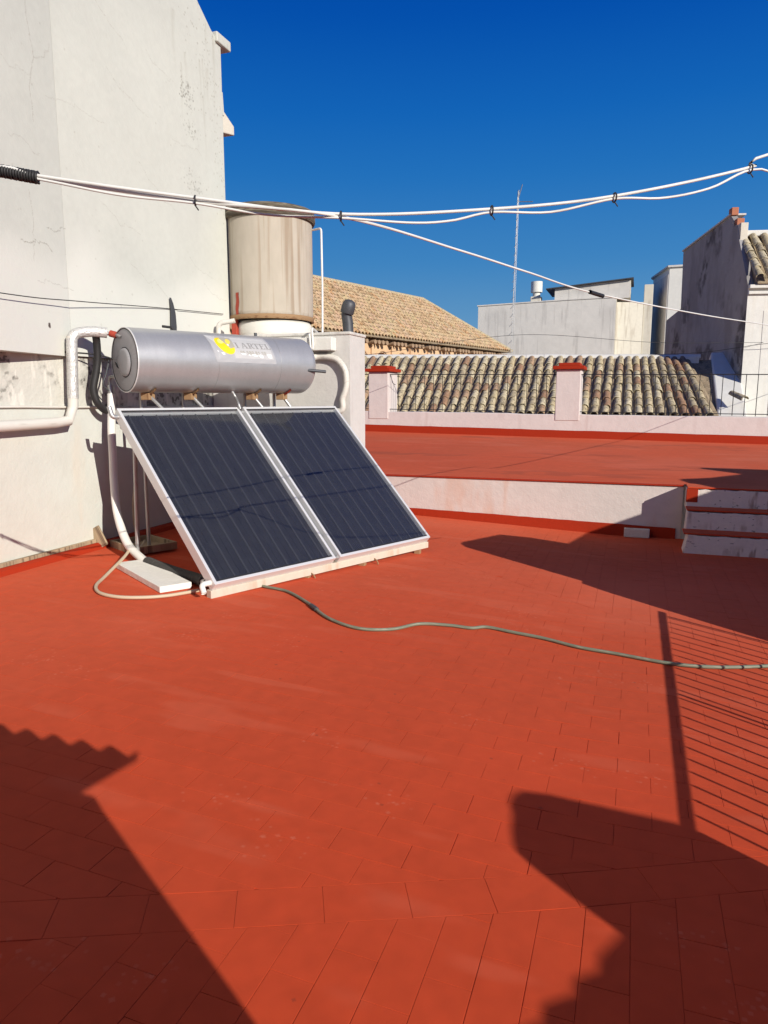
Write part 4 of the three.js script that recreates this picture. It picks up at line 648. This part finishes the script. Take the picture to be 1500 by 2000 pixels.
// ---------------------------------------------------------------- cables overhead
{
  const main = [[-4.75, 2.62, -1.2], [-3.2, 2.44, -1.45], [-1.972, 2.314, -1.792], [-1.765, 2.274, -1.857], [-1.343, 2.222, -2.049], [-0.928, 2.184, -2.24], [-0.481, 2.213, -2.454], [-0.105, 2.269, -2.648], [0.332, 2.396, -2.929], [0.554, 2.49, -3.03], [2.9, 3.2, -4.3]];
  tag(mesh('overhead_cable', tube(main, 0.005, 200, 10), M.cable, scene), 'white overhead cable pulled taut, tied to its sagging twin', 'cable');
  const second = [[-4.75, 2.58, -1.2], [-3.2, 2.41, -1.45], [-1.972, 2.298, -1.792], [-1.765, 2.264, -1.857], [-1.55, 2.224, -1.95], [-1.343, 2.206, -2.049], [-1.144, 2.178, -2.146], [-0.928, 2.172, -2.24], [-0.72, 2.163, -2.34], [-0.6, 2.174, -2.4], [-0.481, 2.203, -2.454], [-0.3, 2.211, -2.55], [-0.105, 2.26, -2.648], [0.05, 2.272, -2.74], [0.2, 2.313, -2.83], [0.332, 2.386, -2.929], [0.45, 2.37, -2.98], [1.2, 2.2, -3.4], [2.9, 2.5, -4.3]];
  tag(mesh('overhead_cable', tube(second, 0.004, 260, 8), M.cable, scene), 'white overhead cable sagging in loops under the taut one', 'cable');
  const third = [[-4.75, 2.6, -1.22], [-3.2, 2.42, -1.47], [-1.972, 2.306, -1.805], [-1.765, 2.268, -1.87], [-1.343, 2.213, -2.062], [-0.928, 2.178, -2.252], [-0.703, 2.19, -2.965], [-0.52, 2.19, -3.55], [-0.255, 2.206, -4.517], [0.42, 2.22, -6.0], [1.09, 2.256, -7.459], [1.698, 2.232, -8.416], [5.4, 2.85, -17.15]];
  tag(mesh('overhead_cable', tube(third, 0.0046, 260, 8), M.cable, scene), 'white cable branching off downwards to the white house', 'cable');
  const sp = new THREE.CatmullRomCurve3([V(-2.75, 2.39, -1.56), V(-2.4, 2.35, -1.65), V(-1.972, 2.306, -1.797), V(-1.775, 2.271, -1.862)]), pts = [], n = 1100, fr = sp.computeFrenetFrames(n);
  for (let k = 0; k <= n; k++) { const p = sp.getPointAt(k / n), a = k * 0.68; p.addScaledVector(fr.normals[k], Math.cos(a) * 0.0155).addScaledVector(fr.binormals[k], Math.sin(a) * 0.0155); pts.push(p); }
  tag(mesh('spiral_wrap', new THREE.TubeGeometry(new THREE.CatmullRomCurve3(pts), 5500, 0.0046, 5), M.rubber, scene), 'black spiral wrap round the bundled white cables', 'cable wrap');
  for (const [p, lab] of [[[-1.343, 2.214, -2.052], 'black cable tie over the tall wall corner'], [[-0.928, 2.178, -2.243], 'black cable tie where the third cable branches off'], [[-0.481, 2.208, -2.454], 'black cable tie past the branching, beside the mast'], [[-0.105, 2.264, -2.648], 'small black cable tie over the chimney cowl'], [[0.332, 2.391, -2.929], 'small black cable tie over the gabled house']]) {
    const t = thing('cable_tie', lab, 'cable tie', 'cable ties on the overhead cables');
    mesh('loop', new THREE.TorusGeometry(0.0145, 0.0028, 6, 20).rotateY(Math.PI / 2 + 0.5).translate(...p), M.rubber, t); mesh('tail', rod([p[0], p[1] - 0.013, p[2] + 0.004], [p[0] + 0.012, p[1] - 0.03, p[2] + 0.002], 0.0022, 5), M.rubber, t);
  }
  tag(mesh('cable_joint', tube([[-0.285, 2.203, -4.41], [-0.255, 2.204, -4.517], [-0.222, 2.202, -4.6]], 0.0125, 12, 8), M.rubber, scene), 'black taped joint on branching white cable', 'cable joint');
}
tag(mesh('service_wire', tube([[-3.0, 2.1, -7.97], [-4.0, 2.35, -11.5], [-2.0, 2.72, -13.2], [0.3, 2.6, -14.2], [2.4, 2.72, -16.6]], 0.004, 60, 5), M.rubber, scene), 'thin dark wire sagging above the tile roof to the house', 'wire');
tag(mesh('service_wire', tube([[0.2, 2.56, -17.5], [1.3, 2.55, -16.6], [2.6, 2.7, -16.4], [4.9, 2.85, -17.1]], 0.005, 40, 5), M.rubber, scene), 'thin dark wire from ridge to white house front', 'wire');

// ---------------------------------------------------------------- buildings and railing beside and behind the viewpoint, whose shadows cross the floor
{
  const t = thing('lean_to_shed', 'whitewashed lean-to with corrugated roof sheet behind the viewpoint', 'shed');
  mesh('shed_wall', box(-4.2, 3.12, 0.0, 2.585, 1.3, 4.6, 0.01), M.white, t);
  mesh('corner_buttress', prism([[3.121, 0], [3.6, 0], [3.125, 2.57], [3.121, 2.57]], 'z', 1.312, 1.6), M.white, t);
  const nx = 460, g = new THREE.BoxGeometry(1, 1, 1, nx, 1, 12), p = g.attributes.position; for (let i = 0; i < p.count; i++) { const u = p.getX(i) + 0.5, x = lerp(-4.4, 3.17, u), s = p.getZ(i) + 0.5, z = lerp(1.03, 5.0, s); p.setXYZ(i, x, 2.615 + 0.026 * Math.cos((x - 3.17) / 0.16 * Math.PI * 2) + s * 0.25 + p.getY(i) * 0.008, z); }
  g.computeVertexNormals(); mesh('corrugated_roof', g, M.sheet, t);
}
{
  const t = thing('stepped_gable_hut', 'small whitewashed hut with stepped tiled gable behind the viewpoint', 'hut');
  mesh('gable_wall', prism([[3.42, 0], [6.28, 0], [6.28, 2.86], [6.29, 3.01], [5.83, 3.045], [5.7, 3.035], [5.6, 3.0], [5.53, 2.955], [5.36, 2.86], [5.23, 2.78], [5.2, 2.72], [5.16, 2.545], [4.84, 2.425], [4.815, 2.4], [4.62, 2.345], [4.59, 2.318], [4.38, 2.262], [4.35, 2.235], [4.1, 2.165], [4.07, 2.14], [3.42, 1.95]], 'z', 1.3, 1.36), M.white, t);
}
{
  const t = thing('neighbour_house_wall', 'blank whitewashed house wall with sloping top, right of the railing', 'house wall');
  mesh('wall', prism([[2.2, 0], [12, 0], [12, 5.05], [9.6, 5.07], [9.5, 4.75], [8.4, 4.4], [7.8, 4.26], [7.05, 3.7], [4.72, 2.69], [4.45, 2.79], [4.1, 2.8], [2.86, 2.34], [2.75, 2.24], [2.74, 1.52], [2.62, 1.5], [2.2, 0.62]], 'z', -4.4, -4.3), M.white, t);
}
{
  const t = thing('side_railing', 'dark iron railing with thick handrail right of the floor', 'railing');
  mesh('handrail', rod([2.31, 1.02, -1.3], [2.31, 1.02, -4.28], 0.0135, 10), M.iron, t); mesh('lower_bar', rod([2.31, 0.1, -1.3], [2.31, 0.1, -4.28], 0.01, 6), M.iron, t);
  for (let z = -1.36; z > -4.25; z -= 0.117) mesh('baluster', rod([2.31, 0.08, z], [2.31, 1.0, z], 0.0075, 6), M.iron, t);
  for (const z of [-1.32, -2.7, -4.2]) mesh('post', rod([2.31, -0.004, z], [2.31, 1.0, z], 0.011, 6), M.iron, t);
}

renderer.render(scene, camera);
